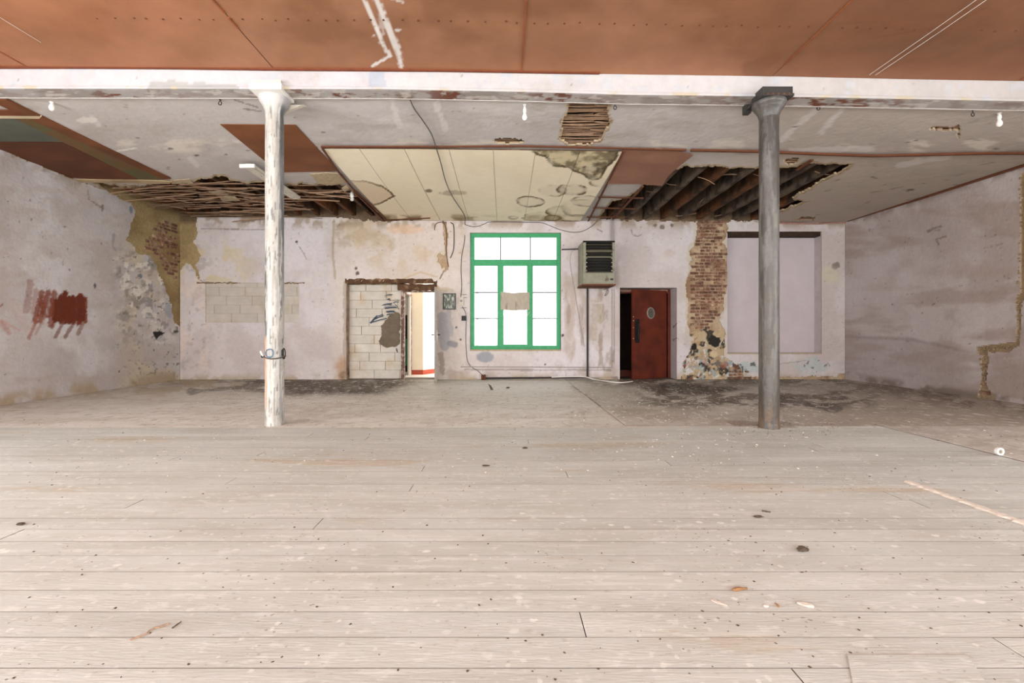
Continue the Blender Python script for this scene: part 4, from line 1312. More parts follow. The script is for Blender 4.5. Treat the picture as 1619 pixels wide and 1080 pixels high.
def cream_colours(X, Y, Z, px, py):
    p = Paint(px, py, (244, 233, 208))
    p.cloud((240, 227, 198), 0.012, 0.45, 0.6, 0.6, 2)
    dk, lt = (112, 92, 56), (164, 142, 96)
    # large mouldy tide marks by the pink board
    big = [(838, 234), (985, 236), (966, 262), (948, 282), (940, 285), (930, 283), (915, 275), (905, 270), (898, 264), (876, 262), (868, 255), (864, 248), (848, 245)]
    p.poly(big, (212, 198, 160), 0.9, 4, 0.05, 3)
    m_in = np.zeros(len(px))
    for dx, dy in ((5, 0), (-5, 0), (0, 3.5), (0, -3.5)):
        m_in = np.maximum(m_in, ~inside(px + dx, py + dy, big, 4, 0.05, 3))
    m_big = inside(px, py, big, 4, 0.05, 3)
    p.mix(m_big * m_in * (0.5 + 0.9 * fbm(px * 0.06, py * 0.1, 8)), (88, 74, 46))
    p.cloud((96, 82, 54), 0.06, 0.42, 0.66, 0.8, 9, fy=0.10, where=m_big * 1.0)
    p.cloud((70, 60, 42), 0.2, 0.56, 0.66, 0.7, 19, fy=0.3, where=m_big * sstep(0.4, 0.6, fbm(px * 0.04, py * 0.07, 29)))
    p.cloud((214, 204, 180), 0.03, 0.55, 0.66, 0.8, 10, where=m_big * 1.0)
    for k, (cx, cy, rx, ry, w, a, f) in enumerate(((836, 319, 22, 9, 0.22, 0.9, 0.1), (873, 301, 22, 9, 0.25, 1.0, 0.15), (907, 300, 24, 9, 0.28, 1.0, 0.25), (928, 318, 24, 9, 0.25, 0.7, 0.15), (884, 334, 19, 8, 0.35, 1.0, 0.35),
                                                (855, 341, 26, 6, 0.3, 0.6, 0.3), (812, 344, 8, 3, 0.5, 0.7, 0.3), (905, 345, 26, 5, 0.4, 0.7, 0.3), (946, 288, 15, 8, 0.3, 0.8, 0.2), (826, 331, 14, 4, 0.4, 0.25, 0.15), (874, 345, 14, 5, 0.5, 0.9, 0.4), (848, 345, 20, 4, 0.4, 0.5, 0.2),
                                                (918, 330, 30, 14, 0.2, 0.4, 0.1))):
        p.ring(cx, cy, rx * 1.05, ry * 1.05, w * 0.8, dk, a * 1.0, 20 + k, f * 0.25, 0.26, 0.05)
    # the brown-edged stain at the torn corner
    st = [(550, 284), (575, 285), (605, 292), (618, 300), (626, 311), (612, 318), (600, 322), (590, 326), (575, 318), (560, 306)]
    s_in = inside(px, py, st, 3, 0.06, 5)
    rim = np.zeros(len(px))
    for dx, dy in ((4, 0), (-4, 0), (0, 3), (0, -3)):
        rim = np.maximum(rim, ~inside(px + dx, py + dy, st, 3, 0.06, 5))
    p.mix(s_in * 0.5, (206, 180, 146)).mix(s_in * rim * (0.2 + 0.8 * sstep(555, 620, px)), (120, 92, 60))
    p.blob(677, 302, 7, 3, (120, 102, 70), 0.9, 0.5, 0.2)
    p.blob(720, 305, 22, 4, (170, 152, 118), 0.6, 0.7, 0.1)
    p.cloud((120, 96, 60), 0.04, 0.4, 0.6, 0.9, 12, fy=0.15, where=sstep(337, 345, py) * sstep(820, 700, px))
    p.cloud((150, 130, 88), 0.05, 0.45, 0.62, 0.6, 13, where=sstep(336, 344, py))
    return p.c


for a, b2 in zip(CREAM_X[:-1], CREAM_X[1:]):
    w = R.uniform(0.001, 0.003)
    sheet('panel', lines(a + 0.003, b2 - 0.003, 0.022), lines(6.70, 10.50, 0.022), lambda u, v: (u, v, zc(u, v) - 0.02 - 0.006 * fbm(u * 1.0, v * 1.0, 4) - w), None, (0, 0, 0.012), cream_colours, [M['cream'], M['dark_wood']], ceiling, flip=True)
# fixing rails and battens
def batten(pts, w=0.02, t=0.02, drop=0.02, m=None, name='batten'):
    """a batten of width w (along the ceiling) and depth t, following points seen on the ceiling"""
    P = [np.array(ce(x, y, drop)) for x, y in pts]
    b = MB(); sec = []
    for k, p in enumerate(P):
        a = P[max(k - 1, 0)]; c = P[min(k + 1, len(P) - 1)]
        d = c - a; d /= np.linalg.norm(d)
        n = np.cross(d, (0, 0, 1)); n /= np.linalg.norm(n)
        base = len(b.v)
        b.v += [tuple(p - n * w / 2 - (0, 0, t)), tuple(p + n * w / 2 - (0, 0, t)), tuple(p + n * w / 2), tuple(p - n * w / 2)]
        sec.append(base)
    for a, c in zip(sec[:-1], sec[1:]):
        for q in range(4): b.f.append((a + q, a + (q + 1) % 4, c + (q + 1) % 4, c + q))
    b.f.append(tuple(sec[0] + q for q in range(4))[::-1]); b.f.append(tuple(sec[-1] + q for q in range(4)))
    return b.build(name, m or M['batten'], ceiling)


batten([(508, 231), (600, 231), (700, 231), (830, 230), (960, 233), (1040, 235), (1085, 236)], 0.03, 0.022)
batten([(1092, 236), (1200, 238), (1290, 242), (1380, 245), (1470, 243), (1560, 241), (1640, 241)], 0.04, 0.03)
batten([(986, 238), (930, 349)], 0.03, 0.02, 0.03)
batten([(1016, 294), (969, 346)], 0.045, 0.02, 0.03)
batten([(946, 311), (1017, 313)], 0.05, 0.015, 0.015)
batten([(938, 328), (1004, 330)], 0.05, 0.015, 0.015)
batten([(928, 343), (990, 343)], 0.05, 0.015, 0.015)
batten([(1260, 268), (1284, 252)], 0.05, 0.02, 0.015)
batten([(510, 234), (536, 272), (560, 300), (590, 326), (610, 345)], 0.025, 0.02, 0.028)
batten([(606, 347), (640, 346), (680, 344)], 0.05, 0.02, 0.02)
batten([(612, 352), (588, 328), (560, 300)], 0.03, 0.05, 0.0)
# wooden bead along the right-hand wall
_q = [rw(1342, 349), rw(1400, 331), rw(1460, 313), rw(1540, 287), rw(1600, 268), rw(1700, 236)]
_b = MB(); _b.tube([(XR - 0.025, p[1], p[2]) for p in _q], 0.026, 4); _b.build('batten', M['batten'], ceiling)
_q = [bw(1232, 353), bw(1290, 354), bw(1336, 352)]
_b = MB(); _b.tube([(p[0], D - 0.02, p[2]) for p in _q], 0.022, 4); _b.build('batten', mat('pink_bead', (170, 132, 118), 0.8, 0.3, 20), ceiling)

# ------------------------------------------------------------------ the beam


def beam_colours(X, Y, Z, px, py):
    p = Paint(px, py, (190, 185, 186))
    p.mix(sstep(610, 640, px) * 0.5, (188, 185, 180))
    p.mix(sstep(1230, 1300, px) * 0.5, (176, 169, 162))
    p.cloud((176, 171, 168), 0.015, 0.5, 0.65, 0.7, 3)
    p.cloud((180, 182, 186), 0.05, 0.62, 0.68, 0.8, 4, fy=0.1)
    p.poly([(234, 140), (236, 130), (262, 129), (272, 126), (290, 131), (320, 131), (360, 132), (378, 136), (378, 142), (234, 142)], (162, 161, 158), 0.9, 2, 0.1, 5)
    p.poly([(584, 110), (606, 110), (612, 136), (584, 138)], (162, 168, 178), 0.8, 2, 0.2, 6)
    p.cloud((186, 172, 142), 0.04, 0.58, 0.64, 0.8, 7, where=sstep(7, 2, np.interp(X, BX, BB) + 0.0 - Z + 0.05) * 0 + sstep(0.05, 0.02, Z - np.interp(X, BX, BB)))
    for k in range(26):
        p.blob(R.uniform(0, 1619), R.uniform(106, 150), R.uniform(1, 2.5), R.uniform(0.8, 2), (130, 122, 116), 0.8, 0.4, 0.3)
    for x in (1355, 1597, 113):
        p.stroke([(x, 112), (x, 156)], 1.5, (180, 172, 166), 0.8)
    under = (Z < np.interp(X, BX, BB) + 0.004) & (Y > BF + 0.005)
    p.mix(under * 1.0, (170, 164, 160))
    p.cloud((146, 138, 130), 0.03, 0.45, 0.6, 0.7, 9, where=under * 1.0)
    rust = under * (0.25 + 0.75 * np.maximum.reduce([np.exp(-((px - c) / w) ** 2) for c, w in ((540, 80), (880, 50), (1300, 130), (190, 40), (720, 60))]))
    p.cloud((112, 66, 48), 0.045, 0.54, 0.6, 1.0, 10, fy=0.2, where=rust)
    p.cloud((206, 199, 192), 0.05, 0.62, 0.68, 0.7, 11, fy=0.2, where=under * 1.0)
    return p.c


beam = thing('ceiling_beam', 'long white-painted steel beam with rusty flange crossing below the ceiling', 'beam', (0, BF, 3.87), kind='structure')
bx = lines(XL, XR, 0.02)
sheet('beam_face', bx, np.linspace(0, 1, 11), lambda u, v: (u, BF + 0.02 * (v > 0.08) + 0.004 * (fbm(u * 2, v * 2, 3) - 0.5), np.interp(u, BX, BB) + v * (np.interp(u, BX, BT) + 0.03 - np.interp(u, BX, BB))), None, (0, 0.05, 0), beam_colours, [M['steel'], M['steel']], beam)
sheet('bottom_flange', bx, lines(BF, BK, 0.015), lambda u, v: (u, v, np.interp(u, BX, BB) + 0.003 * (fbm(u * 8, v * 8, 5) - 0.5)), None, (0, 0, 0.025), beam_colours, [M['steel'], M['steel']], beam, close=True, flip=True)
MB().box(XL, XR, BF + 0.05, BK - 0.05, 3.90, 4.2).build('web', M['conduit'], beam)
_b = MB(); _b.tube([(x, BK + 0.004, z + 0.012) for x, z in zip(BX, BB)], 0.016, 6); _b.build('plaster_fillet', mat('pale_fillet', (214, 208, 202), 0.9, 0.2, 30), beam)

# ------------------------------------------------------------------ the front ceiling: brown hardboard panels
FXS = [XL, -5.45, -2.64, 0.20, 3.08, 5.90, XR]


def brown_colours(X, Y, Z, px, py):
    p = Paint(px, py, (154, 108, 78))
    p.cloud((136, 92, 63), 0.006, 0.38, 0.68, 0.8, 3, fy=0.02)
    p.cloud((168, 120, 92), 0.008, 0.45, 0.75, 0.7, 4)
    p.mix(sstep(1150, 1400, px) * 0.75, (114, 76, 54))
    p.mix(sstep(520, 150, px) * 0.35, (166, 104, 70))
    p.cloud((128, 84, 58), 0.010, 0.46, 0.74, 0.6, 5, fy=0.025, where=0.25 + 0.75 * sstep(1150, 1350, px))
    p.mix(sstep(70, 112, py) * 0.25, (164, 102, 66))
    p.stroke([(0, 0), (0, 0)], 0.1, (0, 0, 0), 0.0)
    w = (222, 216, 210)
    p.stroke([(572, -6), (592, 36), (605, 70), (617, 88)], 6, w, 0.95, 0.6, 0.12, 6)
    p.stroke([(617, 88), (600, 98), (590, 104)], 5, w, 0.9, 0.8, 0.12, 7)
    p.stroke([(594, -6), (608, 30), (619, 56), (630, 82), (634, 106)], 9, w, 0.95, 0.7, 0.1, 8)
    p.stroke([(600, 25), (606, 55)], 7, (200, 190, 184), 0.6, 0.9, 0.12, 9)
    p.stroke([(618, -4), (638, 5)], 4, w, 0.8, 0.9, 0.15, 10)
    p.blob(629, 47, 6, 2.5, w, 0.8, 0.6, 0.2); p.blob(591, 56, 3, 2, w, 0.8, 0.6, 0.2)
    p.stroke([(1190, 110), (1225, 90)], 26, (126, 84, 54), 0.5, 0.8, 0.04, 11)
    p.stroke([(1380, 60), (1500, 40), (1560, 12)], 3, (110, 70, 46), 0.4, 0.8, 0.05, 12)
    p.stroke([(1310, 38), (1390, 34), (1420, 48)], 3, (110, 70, 46), 0.35, 0.8, 0.05, 13)
    return p.c


ceiling_front = thing('ceiling_front', 'reddish-brown hardboard ceiling panels in front of the beam', 'ceiling', (0, 3, 4.05), kind='structure')
for k, (a, b2) in enumerate(zip(FXS[:-1], FXS[1:])):
    dz = [0.0, 0.004, 0, 0.003, 0.001, 0.0][k]
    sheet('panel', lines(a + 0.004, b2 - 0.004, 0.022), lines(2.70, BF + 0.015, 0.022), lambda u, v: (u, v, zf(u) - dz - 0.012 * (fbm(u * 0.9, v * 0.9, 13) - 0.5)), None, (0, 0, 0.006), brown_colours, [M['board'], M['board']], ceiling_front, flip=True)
    sheet('panel', lines(a + 0.004, b2 - 0.004, 0.3), lines(YF, 2.69, 0.3), lambda u, v: (u, v, zf(u) - dz), None, (0, 0, 0.006), lambda X, Y, Z, px, py: Paint(X * 60, Y * 60, (156, 108, 82)).c, [M['board'], M['board']], ceiling_front, flip=True)
MB().box(XL - 0.3, XR + 0.3, YF - 0.4, BF + 0.1, 4.2, 4.3).build('upper_slab', M['subfloor'], ceiling_front)
for k, x in enumerate(FXS[1:-1]):        # seam strips, some fallen away
    m = mat('orange_seam_strip', (140, 80, 48), 0.7, 0.2) if k == 0 else bpy.data.materials['orange_seam_strip']
    z = float(zf(x))
    for (ya, yb) in (((4.75, 5.2), (2.7, 4.55)), ((2.7, 4.3), (4.36, 4.52)), ((2.7, 5.2),), ((2.7, 5.0),), ((3.2, 5.2),))[k]:
        MB().box(x - 0.008, x + 0.008, ya, yb, z - 0.010, z + 0.004).build('seam_strip', m, ceiling_front)
_xs = [(-40, 103.5), (120, 103.5), (280, 104.5), (420, 106.5), (560, 107.5), (700, 108.5), (820, 110.5), (948, 112.5)]
_b = MB()
sec = []
for x, y in _xs:
    q = at(x, y, BF - 0.012)
    base = len(_b.v)
    _b.v += [(q[0], BF - 0.022, q[2] - 0.026), (q[0], BF + 0.012, q[2] - 0.026), (q[0], BF + 0.012, q[2] + 0.03), (q[0], BF - 0.022, q[2] + 0.03)]
    sec.append(base)
for a, c in zip(sec[:-1], sec[1:]):
    for q in range(4): _b.f.append((a + q, a + (q + 1) % 4, c + (q + 1) % 4, c + q))
_b.f.append(tuple(sec[0] + q for q in range(4))); _b.f.append(tuple(sec[-1] + q for q in range(4)))
_b.build('edge_batten', mat('edge_batten_wood', (116, 60, 34), 0.7, 0.25, 10), ceiling_front)
# nail heads in rows, taut strings under the boards
_b = MB()
for row_y, jit in ((4.39, 0.012), (3.3, 0.012)):
    x = -5.6
    while x < 6.2:
        z = float(zf(x))
        _b.lathe([(0.009, 0), (0.011, -0.009)], (x + R.uniform(-0.02, 0.02), row_y + R.uniform(-jit, jit), z + 0.004), 6)
        x += R.uniform(0.13, 0.18)
tag(_b.build('nail_heads', M['rust'], ceiling_front), kind='stuff')
for (xa, xb) in ((-4.83, -4.83), (4.13, 4.13), (4.22, 4.20)):
    _b = MB(); _b.tube([(xa, 2.7, float(zf(xa)) - 0.004), (xa * 0.998, 3.6, float(zf(xa)) - 0.018), ((xa + xb) / 2, 4.4, float(zf(xa)) - 0.018), (xb, 4.75 if xa < 0 else 5.15, float(zf(xb)) - 0.012)], 0.0022, 5)
    _b.build('string', M['hose'], ceiling_front)

# ------------------------------------------------------------------ the floor
PLANK_Y0, PLANK_W, PLANK_END = 0.14, 0.15, 5.24
floor = MB().box(XL, XR, YF, D + 0.6, -0.12, -0.024).build('floor', M['gap'])
tag(floor, 'wide pale worn floorboards under dust, paint spots and grit', 'floor', kind='structure')
PLANKS = []
for k in range(3):
    me = rough_box(300 + k, 1, 1, 1, 0, 0)
    me.materials.append(M['floor']); me.materials.append(M['gap']); PLANKS.append(me)
    for f in me.polygons:
        f.material_index = 0 if f.normal.z > 0.9 else 1
_r = random.Random(21)
n_rows = int(round((PLANK_END - PLANK_Y0) / PLANK_W))
for k in range(n_rows):
    y = PLANK_Y0 + (k + 0.5) * PLANK_W
    x = XL - _r.uniform(0, 6)
    g = 0.0022 if y < 2.7 else 0.0014
    while x < XR:
        ln = _r.uniform(5.0, 9.0)
        a, b2 = max(x, XL), min(x + ln, XR)
        if b2 - a > 0.05:
            piece('plank', floor, M['floor'], ((a + b2) / 2, y, -0.0125 + _r.uniform(-0.0006, 0.0006)), (b2 - a - 0.004, PLANK_W - g - _r.uniform(0, 0.0015), 0.025),
                  (_r.uniform(-0.003, 0.003), 0, 0), PLANKS[0])
        x += ln
MB().box(XL, XR, YF, PLANK_Y0, -0.024, 0.0).build('far_boards', M['floor'], floor)


def floor_colours(X, Y, Z, px, py):
    p = Paint(px, py, (198, 194, 188))
    u, v = X * 40, Y * 40
    q = Paint(u, v, (210, 208, 200))
    q.cloud((198, 193, 183), 0.03, 0.4, 0.62, 0.7, 3, fy=0.08)
    q.cloud((222, 221, 215), 0.04, 0.52, 0.7, 0.6, 4, fy=0.1)
    q.cloud((184, 175, 162), 0.12, 0.58, 0.7, 0.6, 5, fy=0.3)
    q.cloud((226, 225, 220), 0.2, 0.60, 0.7, 0.6, 25, fy=0.45)
    p.c = q.c
    # grey sheet covering
    grey = ((X > 1.42) & (Y > 5.34)) | ((X > 4.4) & (Y < 5.4))
    p.mix(grey * 0.7, (184, 178, 167))
    p.cloud((160, 152, 140), 0.02, 0.45, 0.65, 0.5, 6, fy=0.1, where=grey * 1.0)
    p.mix(sstep(1180, 1330, px) * (Y > 5.3) * 0.6, (150, 138, 122))
    # pool of window light painted pale onto the floor
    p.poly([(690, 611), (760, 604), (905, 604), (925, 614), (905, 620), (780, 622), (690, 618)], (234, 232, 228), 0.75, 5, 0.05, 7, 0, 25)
    # dirt along the walls
    p.cloud((120, 104, 82), 0.03, 0.3, 0.55, 0.9, 8, fy=0.12, where=sstep(616, 602, py) * sstep(700, 640, px))
    p.cloud((176, 158, 122), 0.04, 0.40, 0.6, 0.8, 9, fy=0.12, where=sstep(640, 606, py) * sstep(430, 330, px))
    p.poly([(430, 604), (500, 601), (560, 601), (640, 601), (648, 608), (628, 617), (585, 622), (520, 624), (470, 622), (440, 614)], (78, 66, 54), 1.0, 9, 0.05, 10, 0.15, 16)
    p.cloud((88, 76, 62), 0.03, 0.4, 0.55, 0.9, 11, fy=0.12, where=sstep(330, 420, px) * sstep(600, 480, px) * sstep(632, 612, py))
    p.stroke([(300, 620), (360, 614), (425, 607)], 8, (92, 80, 66), 0.7, 0.9, 0.04)
    p.cloud((96, 84, 68), 0.035, 0.38, 0.55, 0.9, 12, fy=0.12, where=sstep(900, 960, px) * sstep(616, 604, py) * sstep(1400, 1300, px))
    p.poly([(1005, 612), (1040, 607), (1090, 606), (1150, 611), (1190, 616), (1150, 619), (1125, 624), (1085, 625), (1040, 621)], (64, 55, 46), 0.95, 4, 0.05, 13, 0.15, 10)
    p.cloud((92, 80, 64), 0.045, 0.42, 0.56, 0.9, 14, fy=0.2, where=sstep(960, 1060, px) * sstep(1420, 1340, px) * sstep(612, 622, py) * sstep(652, 636, py))
    p.stroke([(1225, 633), (1270, 637), (1330, 648)], 12, (70, 60, 50), 0.8, 0.9, 0.06)
    p.cloud((110, 96, 82), 0.04, 0.4, 0.6, 0.8, 15, fy=0.1, where=sstep(1330, 1350, px) * sstep(30, 8, py - (598 + 0.141 * (px - 1335))))
    # darker streaks, the pale joint along the covering
    p.stroke([(904, 612), (950, 645), (992, 673)], 6, (206, 198, 186), 0.7, 0.7, 0.05)
    p.stroke([(992, 674), (1165, 683)], 2.5, (214, 206, 194), 0.7, 0.7, 0.08)
    p.stroke([(905, 611), (950, 642)], 1.5, (110, 98, 84), 0.8, 0.8)
    p.stroke([(446, 664), (500, 650), (540, 640)], 14, (176, 160, 142), 0.3, 0.9, 0.05)  # soft cast shadow of the white column, painted on the floor
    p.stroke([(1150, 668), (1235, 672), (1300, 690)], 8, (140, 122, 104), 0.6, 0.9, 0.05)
    p.stroke([(905, 688), (960, 690), (1000, 692)], 6, (150, 134, 118), 0.5, 0.9, 0.05)
    return p.c


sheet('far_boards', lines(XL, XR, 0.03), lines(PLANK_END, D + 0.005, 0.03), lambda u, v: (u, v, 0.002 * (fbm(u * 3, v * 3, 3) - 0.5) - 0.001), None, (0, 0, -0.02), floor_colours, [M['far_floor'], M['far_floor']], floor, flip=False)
# grey sheet covering over the boards
def cover_keep(X, Y):
    return ((X > 1.42 + 0.01 * np.sin(Y * 7)) & (Y > 5.34)) | ((X > 4.4) & (Y < 5.4))


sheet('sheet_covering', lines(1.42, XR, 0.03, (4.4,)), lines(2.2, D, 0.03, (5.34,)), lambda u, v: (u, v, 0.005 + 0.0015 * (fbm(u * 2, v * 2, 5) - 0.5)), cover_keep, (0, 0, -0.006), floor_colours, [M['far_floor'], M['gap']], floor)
MB().box(DOOR1[0], DOOR1[1], D, D + 0.5, -0.03, 0.0).box(DOOR2[0], DOOR2[1], D, D + 0.5, -0.03, 0.0).build('threshold', M['gap'], floor)
# chipped ridge of filler along a raised board, replaced short board
_r = random.Random(33)
b = MB(); sec = []
pa, pb = np.array(fl(1434, 762)), np.array(fl(1640, 836))
for k in range(41):
    t = k / 40
    p = pa + (pb - pa) * t
    w = 0.022 * (0.75 + 0.5 * _r.random())
    base = len(b.v)
    b.v += [(p[0] - w - _r.uniform(0, 0.010), p[1], -0.001), (p[0] - w * 0.6, p[1], 0.009 + _r.uniform(0, 0.002)), (p[0] + w * 0.9, p[1], 0.010 + _r.uniform(0, 0.002)), (p[0] + w * 1.8, p[1], -0.001)]
    sec.append(base)
for a, c in zip(sec[:-1], sec[1:]):
    for q in range(3): b.f.append((a + q, a + q + 1, c + q + 1, c + q))
b.build('filler_ridge', M['crumb'], floor)

_q = [fl(1340, 1037), fl(1530, 1037), fl(1572, 1100), fl(1352, 1100)]
MB().prism([(p[0], p[1], 0.0) for p in _q], (0, 0, 0.0035)).build('patch_plank', M['floor'], floor)


# grit and crumbs too many to count
def scatter(name, n, m, zones, smin, smax, seed, flat=0.5):
    r = random.Random(seed)
    b = MB()
    for _ in range(n):
        z = r.choices(zones, [q[4] for q in zones])[0]
        px, py = r.uniform(z[0], z[2]), r.uniform(z[1], z[3])
        x, y, _q = fl(px, py)
        if not (XL + 0.05 < x < XR - 0.05 and 1.2 < y < D - 0.03): continue
        s = r.uniform(smin, smax) * (0.5 + 0.5 * y / 5 if y < 5 else 1)
        h = s * flat * r.uniform(0.5, 1.2)
        a0 = r.uniform(0, 6.28); st = r.uniform(0.4, 1.0)
        base = len(b.v)
        zz = 0.006 if ((x > 1.42 and y > 5.34) or (x > 4.4 and y > 2.2)) else 0.0
        for k in range(4):
            a = k * math.pi / 2 + r.uniform(-0.5, 0.5)
            u, v = s * math.cos(a), s * st * math.sin(a)
            b.v.append((x + u * math.cos(a0) - v * math.sin(a0), y + u * math.sin(a0) + v * math.cos(a0), zz))
        b.v.append((x + r.uniform(-0.3, 0.3) * s, y + r.uniform(-0.3, 0.3) * s, zz + h))
        b.f += [(base, base + 1, base + 4), (base + 1, base + 2, base + 4), (base + 2, base + 3, base + 4), (base + 3, base, base + 4)]
    return link(name, mesh_of(b.v, b.f, name), m, None)


tag(scatter('plaster_crumbs', 1000, M['crumb'], [(900, 618, 1340, 660, 3), (1000, 604, 1240, 640, 2), (300, 598, 620, 640, 1.2), (0, 640, 1619, 760, 2.2), (900, 640, 1300, 720, 2), (285, 596, 420, 620, 2.5), (0, 612, 300, 650, 1.6)], 0.005, 0.016, 5),
    'scattered pale plaster crumbs lying all over the floorboards', 'crumbs', kind='stuff')
tag(scatter('floor_grit', 2600, M['grit'], [(960, 603, 1340, 648, 5), (330, 600, 640, 640, 3), (0, 640, 1619, 780, 2), (0, 780, 1619, 1075, 1.1), (1150, 665, 1330, 690, 0.8), (1340, 602, 1600, 650, 1)], 0.003, 0.012, 6),
    'dark grit and dirt scattered over the floorboards', 'grit', kind='stuff')


def lump(name, label, cat, px, py, r, m, seed, squash=0.5, stretch=1.6, zz=0.0, rotz=0.0, group=None):
    x, y, _z = fl(px, py)
    rr = random.Random(seed)
    bm = bmesh.new(); bmesh.ops.create_icosphere(bm, subdivisions=2, radius=r)
    c, s = math.cos(rotz), math.sin(rotz)
    for v in bm.verts:
        k = 1 + rr.uniform(-0.25, 0.25)
        a, q = v.co.x * stretch * k, v.co.y * k
        v.co.x, v.co.y = a * c - q * s, a * s + q * c
        v.co.z = v.co.z * squash * k + r * squash * 0.8
        v.co.z = max(v.co.z, 0.0)
    me = bpy.data.meshes.new(name); bm.to_mesh(me); bm.free()
    return tag(link(name, me, m, None, (x, y, zz)), label, cat, group)


lump('bark_lump', 'dark crumpled lump on the open boards, biggest piece of litter', 'litter', 1268, 871, 0.020, M['bark'], 1, 0.6, 1.4)
lump('plaster_flake', 'white curled plaster flake lying nearest the viewer', 'flake', 1273, 957, 0.016, M['crumb'], 2, 0.25, 1.9, rotz=-0.4)
lump('plaster_flake', 'tiny white plaster flake beside the larger curled one', 'flake', 1211, 959, 0.008, M['crumb'], 3, 0.4, 1.2)
lump('plaster_flake', 'long white plaster scab stuck to a board near the wood splinter', 'flake', 1136, 953, 0.012, M['crumb'], 4, 0.15, 2.6, rotz=-0.8)
lump('dirt_clod', 'small dark dirt clod on the boards below the green window', 'litter', 768, 737, 0.016, M['bark'], 5, 0.35, 2.0)
lump('dirt_clod', 'small brown clod a little beyond the clod below the window', 'litter', 830, 709, 0.018, M['bark'], 6, 0.4, 1.4)
lump('dirt_clod', 'pair-shaped dark crumb on boards between the grey column and the filler ridge', 'litter', 1199, 818, 0.016, M['bark'], 7, 0.4, 1.8)
lump('dirt_clod', 'black crumb on the boards at the side near the stained wall', 'litter', 32, 830, 0.014, M['bark'], 8, 0.5, 1.6)
lump('dirt_clod', 'dark crumb on the pale strip under the window beside the upright shard', 'litter', 803, 614, 0.03, M['bark'], 9, 0.6, 1.3)


def stick(name, label, px0, py0, px1, py1, r, m, n=4, wob=0.2):
    a, c = np.array(fl(px0, py0)), np.array(fl(px1, py1))
    rr = random.Random(int(px0))
    L = np.linalg.norm(c - a)
    pts = []
    for k in range(n + 1):
        p = a + (c - a) * k / n + np.array([rr.uniform(-1, 1), rr.uniform(-1, 1), 0]) * wob * L / n * 0.5
        p[2] = r * 0.9
        pts.append(p - a)
    b = MB(); b.tube(pts, [r * rr.uniform(0.5, 1.1) for _ in pts], 6)
    return tag(link(name, b.mesh(name), m, None, tuple(a)), label, 'splinter')


stick('wood_splinter', 'tan wood splinter lying on a board joint near the plaster flake', 1158, 935, 1181, 933, 0.008, M['stick'])
stick('wood_splinter', 'thin brown splinter on the boards beyond the dark clod', 1205, 809, 1218, 811, 0.006, M['bark'])
stick('wood_splinter', 'long forked grey splinter peeling up from the nearest boards', 205, 1014, 267, 985, 0.0032, M['lath'], 8, 0.9)
stick('wood_splinter', 'short dark splinter beside the long forked one', 272, 994, 286, 984, 0.0025, M['bark'])
stick('wood_splinter', 'small orange splinter next to the tiny white flake', 1226, 955, 1232, 961, 0.004, M['stick'])
# upright shard under the window
_p = fl(776, 617)
_b = MB(); _b.prism([(0, 0, 0), (0.05, 0, 0.01), (0.0, 0, 0.09), (-0.05, 0, 0.12)], (0, 0.012, 0))
tag(link('wood_shard', _b.mesh('wood_shard'), M['bark'], None, (_p[0], _p[1], 0.0)), 'dark pointed shard sticking up from the floor below the window', 'shard')
# roll of tape
_p = fl(1580, 721)
t = thing('tape_roll', 'small white ring of tape standing on the grey sheet floor', 'tape roll', (_p[0], _p[1], 0.005))
_b = MB()
prof = []
for k in range(24):
    a = 2 * math.pi * k / 24
    for (r, yy) in ((0.034, -0.012), (0.034, 0.012), (0.020, 0.012), (0.020, -0.012)):
        _b.v.append((_p[0] + r * math.cos(a), _p[1] + yy, 0.041 + r * math.sin(a)))
for k in range(24):
    j = (k + 1) % 24
    for q in range(4):
        _b.f.append((k * 4 + q, k * 4 + (q + 1) % 4, j * 4 + (q + 1) % 4, j * 4 + q))
_b.build('tape', M['white'], t)
_b = MB()
for k in range(24):
    a = 2 * math.pi * k / 24
    for (r, yy) in ((0.0205, -0.013), (0.0205, 0.013), (0.017, 0.013), (0.017, -0.013)):
        _b.v.append((_p[0] + r * math.cos(a), _p[1] + yy, 0.041 + r * math.sin(a)))
for k in range(24):
    j = (k + 1) % 24
    for q in range(4):
        _b.f.append((k * 4 + q, k * 4 + (q + 1) % 4, j * 4 + (q + 1) % 4, j * 4 + q))
_b.build('core', M['fitting'], t)

# ------------------------------------------------------------------ columns


